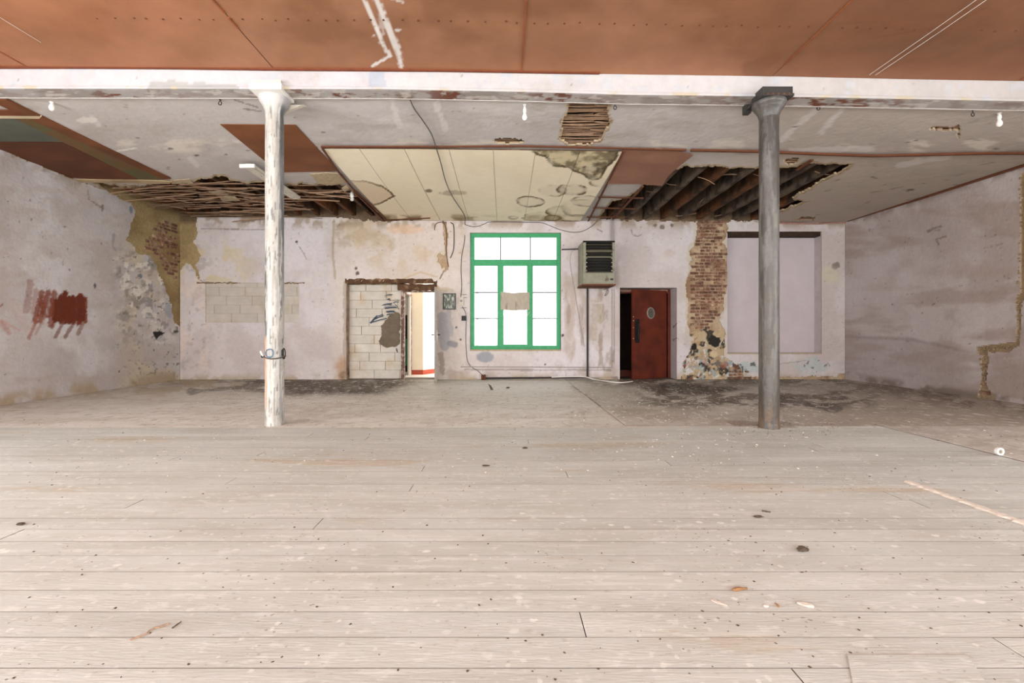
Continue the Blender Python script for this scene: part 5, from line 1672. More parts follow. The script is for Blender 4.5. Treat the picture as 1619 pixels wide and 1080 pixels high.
def column(name, label, x, y, r, ztop, m, colf, cap, plate):
    t = thing(name, label, 'column', (x, y, 0), kind='structure')
    n, nz = 56, 260
    zs = np.linspace(0, ztop, nz)
    ang = np.linspace(0, 2 * np.pi, n, endpoint=False)
    A, Zg = np.meshgrid(ang, zs, indexing='ij')
    bulge = 0.0015 * fbm(A * 3, Zg * 12, 3)
    RR = np.interp(Zg, [0, 0.03, 0.06, ztop], [r * 1.06, r * 1.04, r, r * 0.97]) + bulge
    P = np.stack([x + RR * np.cos(A), y + RR * np.sin(A), Zg], -1).reshape(-1, 3)
    idx = np.arange(n * nz).reshape(n, nz)
    nx = np.roll(idx, -1, 0)
    f = np.stack([idx[:, :-1], nx[:, :-1], nx[:, 1:], idx[:, 1:]], -1).reshape(-1, 4)
    me = mesh_of(P, f.tolist(), 'shaft', True)
    set_col(me, colf(A.ravel(), Zg.ravel()))
    link('shaft', me, m, t)
    # bell-shaped capital
    nb = len(cap)
    P, ring = [], []
    for (rad, z) in cap:
        for k in range(n): P.append((x + rad * math.cos(ang[k]), y + rad * math.sin(ang[k]), z))
    f = [(i * n + k, i * n + (k + 1) % n, (i + 1) * n + (k + 1) % n, (i + 1) * n + k) for i in range(nb - 1) for k in range(n)]
    me = mesh_of(P, f, 'capital', True)
    A2 = np.tile(ang, nb); Z2 = np.repeat([c[1] for c in cap], n)
    set_col(me, colf(A2, Z2))
    link('capital', me, m, t)
    return t


def white_iron(A, Z):
    # drawing units: degrees around from the side facing the room's front (-Y), height in cm
    th = np.degrees((A + math.pi / 2 + math.pi) % (2 * math.pi) - math.pi)        # 0 faces the viewer, + to the right
    p = Paint(th, Z * 100, (192, 190, 183))
    p.cloud((172, 168, 159), 0.05, 0.45, 0.6, 0.7, 3, fy=0.04)
    p.cloud((160, 155, 146), 0.07, 0.5, 0.7, 0.7, 4, fy=0.04)
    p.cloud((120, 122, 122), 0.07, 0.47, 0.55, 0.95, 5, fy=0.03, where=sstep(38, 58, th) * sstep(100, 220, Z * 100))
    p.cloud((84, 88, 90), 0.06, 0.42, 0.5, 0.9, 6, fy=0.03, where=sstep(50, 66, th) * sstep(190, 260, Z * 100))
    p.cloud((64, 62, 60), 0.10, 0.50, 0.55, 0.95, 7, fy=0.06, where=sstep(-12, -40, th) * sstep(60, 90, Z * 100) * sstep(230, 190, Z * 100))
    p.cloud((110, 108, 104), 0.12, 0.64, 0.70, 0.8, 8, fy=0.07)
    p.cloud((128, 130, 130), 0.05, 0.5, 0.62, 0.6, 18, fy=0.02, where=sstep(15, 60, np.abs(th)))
    p.stroke([(-38, 92), (-40, 70), (-30, 40), (-28, 26)], 22, (206, 150, 122), 0.9, 0.7, 0.06, 9)
    p.cloud((150, 132, 112), 0.06, 0.5, 0.62, 0.7, 10, fy=0.1, where=sstep(10, 2, Z * 100))
    p.mix(sstep(372, 380, Z * 100) * 0.5, (208, 203, 201))
    return p.c


def grey_iron(A, Z):
    th = np.degrees((A + math.pi / 2 + math.pi) % (2 * math.pi) - math.pi)
    p = Paint(th, Z * 100, (92, 89, 85))
    p.cloud((72, 68, 64), 0.04, 0.45, 0.6, 0.8, 3, fy=0.03)
    p.cloud((112, 110, 106), 0.03, 0.5, 0.66, 0.7, 4, fy=0.03)
    p.cloud((84, 74, 64), 0.09, 0.56, 0.62, 0.85, 5, fy=0.06, where=0.3 + 0.7 * sstep(200, 120, Z * 100))
    p.cloud((70, 66, 62), 0.13, 0.54, 0.58, 0.9, 6, fy=0.12, where=sstep(300, 318, Z * 100) * sstep(372, 350, Z * 100))
    p.poly([(-5, 228), (28, 228), (28, 244), (-5, 244)], (108, 106, 96), 0.95, 2, 0.1, 7)
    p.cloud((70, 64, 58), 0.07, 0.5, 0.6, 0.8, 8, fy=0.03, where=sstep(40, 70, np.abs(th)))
    p.cloud((120, 98, 76), 0.06, 0.48, 0.6, 0.8, 9, fy=0.05, where=sstep(40, 5, Z * 100))
    p.mix(sstep(210, 60, Z * 100) * 0.25, (74, 64, 54))
    return p.c


CLX, CLY, CRX, CRY, CR = -2.722, 5.40, 3.045, 5.235, 0.103
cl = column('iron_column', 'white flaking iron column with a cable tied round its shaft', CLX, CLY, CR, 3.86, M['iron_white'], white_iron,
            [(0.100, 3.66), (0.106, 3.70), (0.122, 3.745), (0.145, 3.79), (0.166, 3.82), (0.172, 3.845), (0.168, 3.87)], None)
MB().box(-2.895, -2.53, 5.17, BK + 0.06, 3.858, 3.925).build('abacus', M['white'], cl)
MB().box(-2.885, -2.545, 5.185, BF + 0.06, 3.925, 3.972).build('cap_block', M['fitting'], cl)
MB().prism([(-2.70, BK + 0.10, 3.76), (-2.42, BK + 0.06, 3.845), (-2.42, BK + 0.10, 3.86), (-2.70, BK + 0.10, 3.86)], (0, 0.05, 0)).build('bracket', M['fitting'], cl)
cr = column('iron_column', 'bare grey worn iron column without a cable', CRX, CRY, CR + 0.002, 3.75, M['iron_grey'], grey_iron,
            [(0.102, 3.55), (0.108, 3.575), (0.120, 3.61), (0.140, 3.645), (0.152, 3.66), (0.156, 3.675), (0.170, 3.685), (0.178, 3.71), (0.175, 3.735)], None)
gd = mat('dark_grey_iron', (62, 60, 58), 0.5, 0.2, 12, 0.3, 40, metal=0.2)
MB().box(2.872, 3.225, 5.06, 5.42, 3.728, 3.756).build('abacus', gd, cr)
MB().box(2.88, 3.215, 5.07, BF + 0.08, 3.756, 3.835).build('cap_block', gd, cr)
_b = MB()
for k in range(5):
    _b.lathe([(0.011, 0), (0.014, 0.006), (0.008, 0.016)], (2.93 + k * 0.06, 5.055, 3.748), 6, 'y')
tag(_b.build('rivets', M['rust'], cr), kind='stuff')
_b = MB(); _b.box(2.86, 2.93, 5.40, 5.47, 3.70, 3.80); _b.build('lug', gd, cr)

# the cable tied round the white column
zb = 0.80
t = thing('tied_cable', 'grey-blue cable looped and tied round the white column', 'cable', (CLX, CLY, zb - 0.05))
pts = []
for k in range(49):
    a = 2 * math.pi * k / 48
    pts.append((CLX + (CR + 0.013) * math.cos(a), CLY + (CR + 0.013) * math.sin(a), zb + 0.012 * math.sin(a * 2 + 1)))
MB().tube(pts, 0.008, 8).build('band', M['cable'], t, True)
pts = []
for k in range(33):
    a = 2 * math.pi * k / 32
    pts.append((CLX + 0.005 + 0.045 * math.sin(a), CLY - CR - 0.022 - 0.004 * math.cos(a), zb + 0.055 - 0.047 * math.cos(a)))
MB().tube(pts, 0.006, 8).build('loop', M['blue'], t, True)
pts = []
for k in range(27):
    a = 2 * math.pi * k / 26
    pts.append((CLX + CR + 0.022 + 0.026 * math.sin(a), CLY - 0.03 - 0.02 * math.sin(a), zb + 0.045 - 0.06 * math.cos(a)))
MB().tube(pts, 0.007, 8).build('loop', M['black'], t, True)
MB().tube([(CLX + CR + 0.012, CLY - 0.04, zb + 0.02), (CLX + CR + 0.016, CLY - 0.045, zb + 0.09)], [0.012, 0.014], 8).build('plug', M['black'], t)
MB().tube([(CLX - CR - 0.010, CLY - 0.045, zb + 0.015), (CLX - CR - 0.028, CLY - 0.05, zb + 0.055), (CLX - CR - 0.036, CLY - 0.05, zb + 0.075)], [0.010, 0.012, 0.011], 8).build('connector', M['white'], t)
MB().tube([(CLX - CR - 0.024, CLY - 0.045, zb + 0.022), (CLX - CR - 0.012, CLY - 0.045, zb - 0.004)], [0.014, 0.012], 8).build('boot', M['black'], t)

# ------------------------------------------------------------------ window_1
GY = D + 0.07                   # plane of the frame
w1 = thing('window_1', 'tall green-painted wooden window with small panes and bright sky behind', 'window', (0.27, GY, WIN[2]), kind='structure')


def gx(px): return (px - CX) * GY / F
def gz(py): return EYE + (CY - py) * GY / F


def gbar(name, x0, y0, x1, y1, depth=0.07, m=None, dy=0.0, parent=None):
    b = MB(); b.box(gx(x0), gx(x1), GY + dy, GY + dy + depth, gz(y1), gz(y0))
    me = b.mesh(name)
    bm = bmesh.new(); bm.from_mesh(me)
    bmesh.ops.bevel(bm, geom=list(bm.edges), offset=0.004, segments=1, affect='EDGES')
    bm.to_mesh(me); bm.free()
    return link(name, me, m or M['green'], parent or w1)


xl, xr, yt, yb = 744.2, 886, 367.5, 552.5
gbar('frame_head', xl, yt, xr, 375); gbar('frame_sill', xl, 546.5, xr, yb)
gbar('frame_stile', xl, 375, 750, 546.5); gbar('frame_stile', 880.2, 375, xr, 546.5)
gbar('transom', 750, 410.5, 880.2, 420, 0.075, dy=-0.01)
gbar('mullion', 786.6, 420, 795.2, 546.5, 0.07, dy=-0.006); gbar('mullion', 833.6, 420, 842.6, 546.5, 0.07, dy=-0.006)
sash = gbar('casement', 788.2, 416, 796, 550, 0.05, dy=-0.022)
for q in ((833.2, 416, 841, 550), (796, 416, 833.2, 420.5), (796, 545, 833.2, 550)):
    gbar('casement_rail', *q, 0.05, dy=-0.022, parent=sash)
MB().tube([(gx(837), GY - 0.03, gz(493)), (gx(836), GY - 0.055, gz(495)), (gx(834), GY - 0.055, gz(499))], 0.008, 8).build('catch', M['fitting'], sash)
for x in (791.3, 838.4): gbar('glazing_bar', x - 0.8, 375, x + 0.8, 410.5, 0.03, M['thin'], 0.02)
for (a, c) in ((750, 786.6), (842.6, 880.2)):
    for y in (462.5, 503.8): gbar('glazing_bar', a, y - 0.8, c, y + 0.8, 0.03, M['thin'], 0.02)
for (a, y0, c, y1) in [(750, 375, 790.7, 410.5), (791.9, 375, 837.8, 410.5), (839, 375, 880.2, 410.5), (796, 420.5, 833.2, 545)] + \
        [(a, y0, c, y1) for (a, c) in ((750, 786.6), (842.6, 880.2)) for (y0, y1) in ((420, 461.8), (463.2, 503.1), (504.5, 546.5))]:
    MB().box(gx(a), gx(c), GY + 0.034, GY + 0.038, gz(y1), gz(y0)).build('pane', M['glass'], w1)
MB().box(WIN[0], WIN[1], D - 0.015, GY, WIN[2] - 0.03, WIN[2] + 0.004).build('sill_board', M['edge'], w1)

# the rag hung across the middle casement
rx0, rx1, rz0, rz1 = gx(791.5), gx(837.0), gz(490), gz(462)
us = np.linspace(0, 1, 40); vs = np.linspace(0, 1, 18)


def rag_map(u, v):
    x = rx0 + (rx1 - rx0) * u
    z = rz1 + (rz0 - rz1) * v * (0.98 + 0.05 * fbm(u * 9, u * 0, 3)) - 0.018 * np.sin(np.pi * u) * (1 - v) + 0.006 * np.sin(u * 11)
    y = GY - 0.045 + 0.008 * np.sin(u * 30) * (0.2 + v) + 0.01 * fbm(u * 6, v * 4, 2) * v
    return x, y, z


rag = sheet('hanging_rag', us, vs, rag_map, None, (0, 0.004, 0), None, [M['cloth'], M['cloth']], close=True)
tag(rag, 'dirty beige rag strung across the middle casement of the green window', 'rag')

# beyond the window: yard and a pale house across it
yard = MB().box(-40, 40, D + 0.6, 60, -4.2, -4.0).build('ground_yard', M['yard']); tag(yard, 'pale concrete yard beyond the green window', 'yard', kind='structure')
h = thing('far_house', 'pale house across the yard seen through the middle casement', 'building', (2, 34, -4))
MB().box(-0.6, 1.6, 34, 40, -4, 2.95).build('house_wall', M['facade'], h)
MB().prism([(-0.9, 33.7, 2.95), (1.9, 33.7, 2.95), (1.9, 37, 3.6), (-0.9, 37, 3.6)], (0, 0, 0.15)).build('roof', M['facade_roof'], h)
for k in range(3):
    for j in range(2):
        f = MB().box(-0.3 + k * 0.62, 0.05 + k * 0.62, 33.95, 34.02, 1.5 + j * 0.55, 1.9 + j * 0.55).build('house_window', M['facade_glass'], h)

# ------------------------------------------------------------------ the hall behind the open doorway
hall = thing('wall_hall', 'white hall walls seen through the open doorway', 'wall', (-2.1, 12, 0), kind='structure')
HY = D + 0.5


def slab(name, m, parent, *a):
    return MB().box(*a).build(name, m, parent)


slab('hall_floor', mat('hall_floor_lino', (206, 196, 184), 0.5, 0.1), hall, -5.4, -0.8, HY, 14.6, -0.1, 0.0)
slab('hall_ceiling', M['hall_white'], hall, -5.4, -0.8, HY, 14.6, 2.7, 2.8)
slab('left_wall_over_door', M['hall_white'], hall, -2.50, -2.40, HY, 11.76, 2.06, 2.7)
slab('cream_wall', mat('hall_cream_paint', (232, 222, 200), 0.8, 0.04), hall, -2.50, -2.09, 11.76, 11.86, 0, 2.7)
MB().prism([(-2.09, 11.76, 0), (-0.85, 13.9, 0), (-0.85, 14.0, 0), (-2.09, 11.86, 0)], (0, 0, 2.7)).build('white_wall', M['hall_white'], hall)
slab('cream_wall_skirting', M['hall_red'], hall, -2.42, -2.09, 11.745, 11.76, 0, 0.12)
MB().prism([(-2.093, 11.742, 0), (-0.84, 13.88, 0), (-0.86, 13.9, 0), (-2.095, 11.765, 0)], (0, 0, 0.12)).build('white_wall_skirting', M['hall_red'], hall)
slab('door_post', M['frame_brown'], hall, -2.43, -2.385, 11.68, 11.755, 0, 2.06)
slab('door_post', M['hall_white'], hall, -2.44, -2.39, 11.60, 11.66, 0, 2.03)
slab('door_head', M['frame_brown'], hall, -2.43, -2.385, HY, 11.68, 2.02, 2.06)
slab('next_room_wall', M['hall_white'], hall, -5.4, -2.5, 12.6, 12.7, 1.57, 2.7)
slab('next_room_dark_opening', M['hall_black'], hall, -5.4, -2.5, 12.6, 12.7, 0.91, 1.57)
slab('next_room_dado', M['hall_green'], hall, -5.4, -2.5, 12.6, 12.7, 0.17, 0.91)
slab('next_room_skirting', M['hall_black'], hall, -5.4, -2.5, 12.6, 12.7, 0.0, 0.17)
slab('next_room_side', M['hall_white'], hall, -5.5, -5.4, HY, 12.7, 0, 2.7)
slab('hall_side_below_window', M['hall_white'], hall, -0.86, -0.8, HY, 14.2, 0, 0.7)
slab('hall_side_above_window', M['hall_white'], hall, -0.86, -0.8, HY, 14.2, 2.3, 2.7)
slab('hall_side_pier', M['hall_white'], hall, -0.86, -0.8, HY, 11.3, 0.7, 2.3)
slab('hall_side_pier', M['hall_white'], hall, -0.86, -0.8, 13.2, 14.2, 0.7, 2.3)
window_light('daylight_hall_window', (-0.84, 12.25, 1.5), (0, math.radians(90), 0), 1.6, 1.9, 120, (1.0, 0.98, 0.95))

# door frame and open door of the doorway
df = thing('door_frame', 'chipped brown door post and head beside the block infill', 'door frame', (xi(638), D + 0.1, 0), kind='structure')
ragged_beam('frame_head', xi(636), DOOR1[1], D + 0.10, D + 0.17, 2.03, 2.065, 3, M['frame_brown'], df, 8, 0.002)
slab('frame_post', M['frame_brown'], df, xi(635.5), xi(640.5), D + 0.10, D + 0.22, 0, 2.06)
slab('frame_post', M['frame_brown'], df, DOOR1[1] - 0.045, DOOR1[1] - 0.001, D + 0.10, D + 0.22, 0, 2.06)

_H, _E = np.array([-1.574, 10.50]), np.array([-1.482, 9.87])
_d = (_E - _H) / np.linalg.norm(_E - _H); _n = np.array([-_d[1], _d[0]]) * -1
d1 = thing('door_1', 'grey-white door standing open edge-on at the doorway', 'door', (float(_H[0]), float(_H[1]), 0.012), kind='structure')


def leaf_prism(h, e, n, t0, t1, z0, z1, s0=0.0, s1=None):
    L = np.linalg.norm(e - h); d = (e - h) / L
    s1 = L if s1 is None else s1
    q = [h + d * s0 + n * t0, h + d * s1 + n * t0, h + d * s1 + n * t1, h + d * s0 + n * t1]
    return MB().prism([(p[0], p[1], z0) for p in q], (0, 0, z1 - z0))


leaf_prism(_H, _E, _n, -0.028, 0.028, 0.012, 2.08).build('door_leaf', M['door_white'], d1)
for s in (-1, 1):
    q0 = _H + _d * 0.56; q1 = q0 + _n * 0.085 * s; q2 = q1 - _d * 0.11
    MB().tube([(q0[0] + _n[0] * 0.02 * s, q0[1] + _n[1] * 0.02 * s, 1.04), (q1[0], q1[1], 1.04), (q2[0], q2[1], 1.035)], 0.012, 8).build('door_handle', M['pipe'], d1, True)
    leaf_prism(_H, _E, _n, 0.028 * s, 0.033 * s, 0.92, 1.12, 0.535, 0.585).build('handle_plate', M['chrome'], d1)

# ------------------------------------------------------------------ the red door and the unlit room behind
dr = thing('wall_dark_room', 'unlit room behind the half-open red door', 'wall', (3.4, 12, 0), kind='structure')
slab('room_back', M['dark_room'], dr, 2.0, 5.2, 13.4, 13.5, 0, 2.7)
slab('room_side', M['dark_room'], dr, 1.9, 2.0, HY, 13.5, 0, 2.7)
slab('room_side', M['dark_room'], dr, 5.2, 5.3, HY, 13.5, 0, 2.7)
slab('room_ceiling', M['dark_room'], dr, 1.9, 5.3, HY, 13.5, 2.7, 2.8)
slab('room_floor', M['dark_room'], dr, 1.9, 5.3, HY, 13.5, -0.1, 0)
slab('low_red_step', M['red'], dr, 2.3, 3.6, 11.22, 11.35, 0, 0.16)
rf = thing('door_frame', 'red-painted frame with chipped head around the red door', 'door frame', (3.3, D + 0.42, 0), kind='structure')
slab('frame_head', M['red'], rf, DOOR2[0], DOOR2[1], D + 0.40, D + 0.48, DOOR2[3] - 0.10, DOOR2[3] - 0.005)
slab('frame_post', M['red'], rf, DOOR2[1] - 0.07, DOOR2[1] - 0.002, D + 0.38, D + 0.48, 0, DOOR2[3] - 0.1)
ragged_beam('chipped_edge', DOOR2[0], DOOR2[1] - 0.08, D + 0.375, D + 0.40, DOOR2[3] - 0.06, DOOR2[3] - 0.01, 9, mat('chipped_pale_edge', (160, 120, 104), 0.9, 0.5, 40), rf, 30, 0.010)
_H, _E = np.array([3.885, 10.93]), np.array([2.950, 10.50])
_d = (_E - _H) / np.linalg.norm(_E - _H); _n = np.array([-_d[1], _d[0]])          # towards the room
if _n[1] > 0: _n = -_n
_L = float(np.linalg.norm(_E - _H))
d2 = thing('door_2', 'red-brown door with oval porthole standing ajar', 'door', (float(_H[0]), float(_H[1]), 0.01), kind='structure')
# leaf with a real round hole
_c, _rad, _zc = _L * (1 - 0.519), 0.118, 1.545
b = MB()
z0, z1 = 0.01, 2.085
NS = 32


def LP(s, n, z):
    p = _H + _d * s + _n * n
    return (float(p[0]), float(p[1]), z)


circ = [(_c + _rad * 0.86 * math.cos(2 * math.pi * k / NS), _zc + _rad * math.sin(2 * math.pi * k / NS)) for k in range(NS)]


def rim_pt(k):
    a = 2 * math.pi * k / NS
    dx, dz = math.cos(a), math.sin(a)
    tx = ((_L - _c) / dx if dx > 1e-9 else (-_c / dx if dx < -1e-9 else 1e9))
    tz = ((z1 - _zc) / dz if dz > 1e-9 else ((z0 - _zc) / dz if dz < -1e-9 else 1e9))
    t = min(tx, tz)
    return (_c + dx * t, _zc + dz * t)


outer = [rim_pt(k) for k in range(NS)]
corners = [(_L, z1), (0, z1), (0, z0), (_L, z0)]
for side in (0.022, -0.022):
    base = len(b.v)
    b.v += [LP(s, side, z) for s, z in circ] + [LP(s, side, z) for s, z in outer] + [LP(s, side, z) for s, z in corners]
    for k in range(NS):
        j = (k + 1) % NS
        o0, o1 = outer[k], outer[j]
        f = [base + k, base + j, base + NS + j]
        for ci, cpt in enumerate(corners):
            # does the corner lie between the two outer points?
            a0 = math.atan2(o0[1] - _zc, o0[0] - _c) % (2 * math.pi); a1 = a0 + ((math.atan2(o1[1] - _zc, o1[0] - _c) - a0) % (2 * math.pi))
            ac = a0 + ((math.atan2(cpt[1] - _zc, cpt[0] - _c) - a0) % (2 * math.pi))
            if ac < a1 - 1e-9: f.append(base + 2 * NS + ci)
        f.append(base + NS + k)
        b.f.append(tuple(f))
off = 2 * NS + 4
for k in range(NS):
    j = (k + 1) % NS
    b.f.append((k, j, off + j, off + k))
for q in range(4):
    j = (q + 1) % 4
    b.f.append((2 * NS + q, 2 * NS + j, off + 2 * NS + j, off + 2 * NS + q))
leaf = b.build('door_leaf', M['red'], d2)
# porthole ring and its glass
b = MB()
for k in range(NS):
    a = 2 * math.pi * k / NS
    for (r, n) in ((_rad * 1.16, 0.020), (_rad * 1.13, 0.034), (_rad * 0.96, 0.036), (_rad * 0.92, 0.018)):
        b.v.append(LP(_c + r * 0.86 * math.cos(a), n, _zc + r * math.sin(a)))
for k in range(NS):
    j = (k + 1) % NS
    for q in range(3): b.f.append((k * 4 + q, k * 4 + q + 1, j * 4 + q + 1, j * 4 + q))
ring = b.build('porthole_ring', M['chrome'], d2, True)
b = MB(); b.prism([LP(_c + _rad * 0.86 * math.cos(2 * math.pi * k / NS), 0.0, _zc + _rad * math.sin(2 * math.pi * k / NS)) for k in range(NS)], (float(_n[0]) * 0.004, float(_n[1]) * 0.004, 0))
b.build('porthole_glass', mat('grimy_porthole_glass', (96, 94, 84), 0.25, 0.4, 12, 0), ring)
b = MB(); b.prism([LP(s, 0.022, z) for s, z in ((_L - 0.19, 0.85), (_L - 0.09, 0.85), (_L - 0.06, 0.90), (_L - 0.06, 1.35), (_L - 0.09, 1.40), (_L - 0.19, 1.40))], (float(_n[0]) * 0.012, float(_n[1]) * 0.012, 0))
pl = b.build('push_plate', M['black'], d2)
MB().tube([LP(_L - 0.125, 0.034, 0.92), LP(_L - 0.125, 0.075, 0.96), LP(_L - 0.125, 0.075, 1.29), LP(_L - 0.125, 0.034, 1.33)], 0.012, 8).build('pull_bar', M['black'], pl, True)
b = MB()
for z in (0.95, 1.2, 1.36, 1.45): b.lathe([(0.01, 0), (0.006, -0.008)], (LP(_L - 0.02, 0.023, z)), 8, 'y')
b.build('edge_screws', M['chrome'], d2)
# wire stubs sticking out of the reveal
for k, (p0, p1, p2) in enumerate((((1056, 514), (1064, 517), (1071, 511)), ((1056, 540), (1062, 536), (1066, 534)))):
    b = MB(); b.tube([(DOOR2[1] + 0.003, D + 0.2, bw(*p0)[2]), (DOOR2[1] - 0.05, D + 0.1, bw(*p1)[2] - 0.02), (DOOR2[1] - 0.01, D - 0.05, bw(*p2)[2])], 0.006, 6)
    tag(b.build('wire_stub', M['cable']), ['bent wire stub poking from the red doorway side, upper one', 'short wire stub poking from the red doorway side, lower one'][k], 'wire')

# ------------------------------------------------------------------ unit heater
HX0, HX1, HF, HZ0, HZ1 = 1.715, 2.40, 9.88, 2.143, 3.076
ht = thing('unit_heater', 'olive wall-hung unit heater with dirty louvred front', 'heater', ((HX0 + HX1) / 2, D, HZ0))
t_ = 0.02
b = MB()
b.box(HX0, HX0 + t_, HF, D - 0.01, HZ0, HZ1).box(HX1 - t_, HX1, HF, D - 0.01, HZ0, HZ1).box(HX0 + t_, HX1 - t_, HF, D - 0.01, HZ1 - t_, HZ1).box(HX0 + t_, HX1 - t_, HF, D - 0.01, HZ0, HZ0 + t_).box(HX0 + t_, HX1 - t_, D - 0.05, D - 0.012, HZ0 + t_, HZ1 - t_)
b.build('casing', M['heater'], ht)
hs = HF / F


def hz(py): return EYE + (CY - py) * hs


slab('grille_back', M['heater_dark'], ht, HX0 + t_, HX1 - t_, HF + 0.12, HF + 0.14, hz(431), HZ1 - t_)
lp = slab('lower_panel', M['heater'], ht, HX0 + 0.008, HX1 - 0.008, HF - 0.012, HF + 0.02, hz(447.5), hz(431.5))
slab('badge', M['black'], lp, HX1 - 0.10, HX1 - 0.035, HF - 0.016, HF - 0.011, hz(443), hz(440.5))
slab('bottom_tray', M['rust'], ht, HX0 - 0.02, HX1 + 0.02, HF - 0.02, D - 0.02, HZ0 - 0.035, HZ0 - 0.002)
for x0, x1 in ((HX0, HX0 + 0.06), (HX1 - 0.05, HX1)): slab('front_stile', M['heater'], ht, x0, x1, HF - 0.006, HF + 0.03, hz(431), HZ1)
slab('top_rail', M['heater_dark'], ht, HX0, HX1, HF - 0.01, HF + 0.03, HZ1 - 0.035, HZ1 + 0.004)


def louvre(y, h, m, tilt):
    zc_ = hz(y)
    q = [(HX0 + 0.06, HF + 0.005, zc_ - h / 2), (HX0 + 0.06, HF + 0.005 + tilt, zc_ + h / 2), (HX0 + 0.06, HF + 0.017 + tilt, zc_ + h / 2), (HX0 + 0.06, HF + 0.017, zc_ - h / 2)]
    return MB().prism(q, (HX1 - HX0 - 0.11, 0, 0)).build('louvre', m, ht)


for y, h, m in ((386.5, 0.035, M['heater_slat']), (391.5, 0.02, M['heater_slat']), (396.5, 0.06, mat('dust_caked_louvre', (112, 106, 88), 0.8, 0.6, 40)), (401.5, 0.025, M['heater_slat']), (406, 0.045, M['heater']),
                (411, 0.025, M['heater_slat']), (416, 0.015, M['heater_slat']), (421, 0.015, M['heater_slat']), (426, 0.015, M['heater_slat']), (430, 0.025, M['heater'])):
    louvre(y, h, m, 0.05)
for k in range(5):
    for x in (HX0 + 0.075, HX1 - 0.065):
        MB().lathe([(0.012, 0), (0.012, -0.012), (0.006, -0.016)], (x, HF + 0.004, hz(402 + k * 6.5)), 10, 'y').build('louvre_pin', M['chrome'], ht)


# ------------------------------------------------------------------ pipes, cables and wall fittings


def run(name, label, pts, r, m, category, n=8):
    base = pts[-1]
    b = MB(); b.tube([tuple(np.array(p) - np.array(base)) for p in smooth_path(pts)], r, n)
    return tag(link(name, b.mesh(name, True), m, None, tuple(base)), label, category)


def smooth_path(pts, sub=5):
    P = [np.array(p, float) for p in pts]
    if len(P) < 3: return P
    out = []
    for k in range(len(P) - 1):
        p0, p1, p2, p3 = P[max(k - 1, 0)], P[k], P[k + 1], P[min(k + 2, len(P) - 1)]
        for q in range(sub):
            t = q / sub
            out.append(0.5 * ((2 * p1) + (-p0 + p2) * t + (2 * p0 - 5 * p1 + 4 * p2 - p3) * t * t + (-p0 + 3 * p1 - 3 * p2 + p3) * t ** 3))
    out.append(P[-1])
    return out


def W(px, py, d=0.012):
    q = bw(px, py); s = (D - d) / F
    return ((px - CX) * s, D - d, EYE + (CY - py) * s)


def C(px, py, d=0.03):
    return ce(px, py, d)


cb = MB().tube([W(929, 454, 0.03), W(929, 597, 0.03)], 0.022, 10).build('drop_pipe', M['pipe'], None, True); tag(cb, 'black vertical pipe running down the wall under the heater', 'pipe')
t = thing('floor_pipe', 'black pipe lying along the wall foot below the window', 'pipe', W(766, 598, 0.06))
MB().tube([W(768, 598, 0.06), W(850, 597.5, 0.06), W(931, 596.5, 0.06)], 0.021, 10).build('pipe', M['pipe'], t, True)
MB().lathe([(0.02, -0.05), (0.06, -0.05), (0.075, -0.02), (0.05, 0.0), (0.075, 0.02), (0.06, 0.05), (0.02, 0.05)], W(764.5, 597, 0.06), 16, 'x').build('rusty_union', M['rust'], t, True)
hose_pts = [W(872, 596.5, 0.09), W(900, 595.5, 0.09), W(925, 596, 0.1), fl(940, 600, 0.015), fl(960, 603, 0.015), fl(982, 605, 0.015), fl(1000, 603, 0.015)]
run('white_hose', 'thin white hose curving along the wall foot to the red door', hose_pts, 0.013, M['hose'], 'hose')
tr = thing('wall_conduit', 'painted conduit boxed along the wall below window and beside the heater', 'conduit', W(850, 580, 0.01))
MB().tube([W(731, 580, 0.014), W(850, 580.5, 0.014), W(967, 581, 0.014)], 0.012, 8).build('level_run', M['conduit'], tr, True)
MB().tube([W(967.6, 581, 0.014), W(967.6, 457, 0.014)], 0.010, 8).build('upright_run', M['conduit'], tr, True)
MB().tube([W(971.2, 575, 0.014), W(971.2, 457, 0.014)], 0.007, 8).build('upright_run', M['conduit'], tr, True)
MB().lathe([(0.022, 0.012), (0.022, -0.014), (0.012, -0.02)], W(730, 580, 0.012), 12, 'y').build('end_cap', M['conduit'], tr, True)
for k, x in enumerate((966.5, 970.5)):
    o = MB().tube([W(x, 345, 0.05), W(x, 381, 0.05)], 0.014 if k == 0 else 0.011, 8).build('ceiling_conduit', M['conduit'], None, True)
    tag(o, ['thicker pale conduit dropping from ceiling to the heater', 'thinner pale conduit dropping from ceiling to the heater'][k], 'conduit')
o = MB().tube([W(888, 394.5, 0.03), W(917, 393.5, 0.03)], 0.013, 8).build('gas_pipe', M['pipe'], None, True); tag(o, 'short dark level pipe from wall into the heater side', 'pipe')
run('heater_wire', 'thin pale wire drooping from the heater down the wall', [W(911, 395, 0.012), W(905, 397), W(901, 412), W(906, 445), W(912, 480), W(918, 515), W(924, 548)], 0.006, M['conduit'], 'wire')
run('heater_tail', 'twisted wire end hanging below the heater', [W(960, 455, 0.03), W(962, 462, 0.03), W(956, 468, 0.04), W(960, 458, 0.05), W(953, 458, 0.04)], 0.006, M['cable'], 'wire')
run('ceiling_cable', 'dark cable crossing the ceiling and down beside the window to the switch',
    [C(648, 157, 0.02), C(655, 172), C(668, 190), C(682, 212), C(690, 235, 0.045), C(697, 258, 0.05), C(705, 288, 0.05), C(716, 312, 0.05), C(730, 333, 0.05), C(735, 343, 0.06), W(735, 354), W(734.5, 380), W(730, 405), W(729, 430), W(730, 452), W(728.5, 470)], 0.008, M['cable'], 'cable')
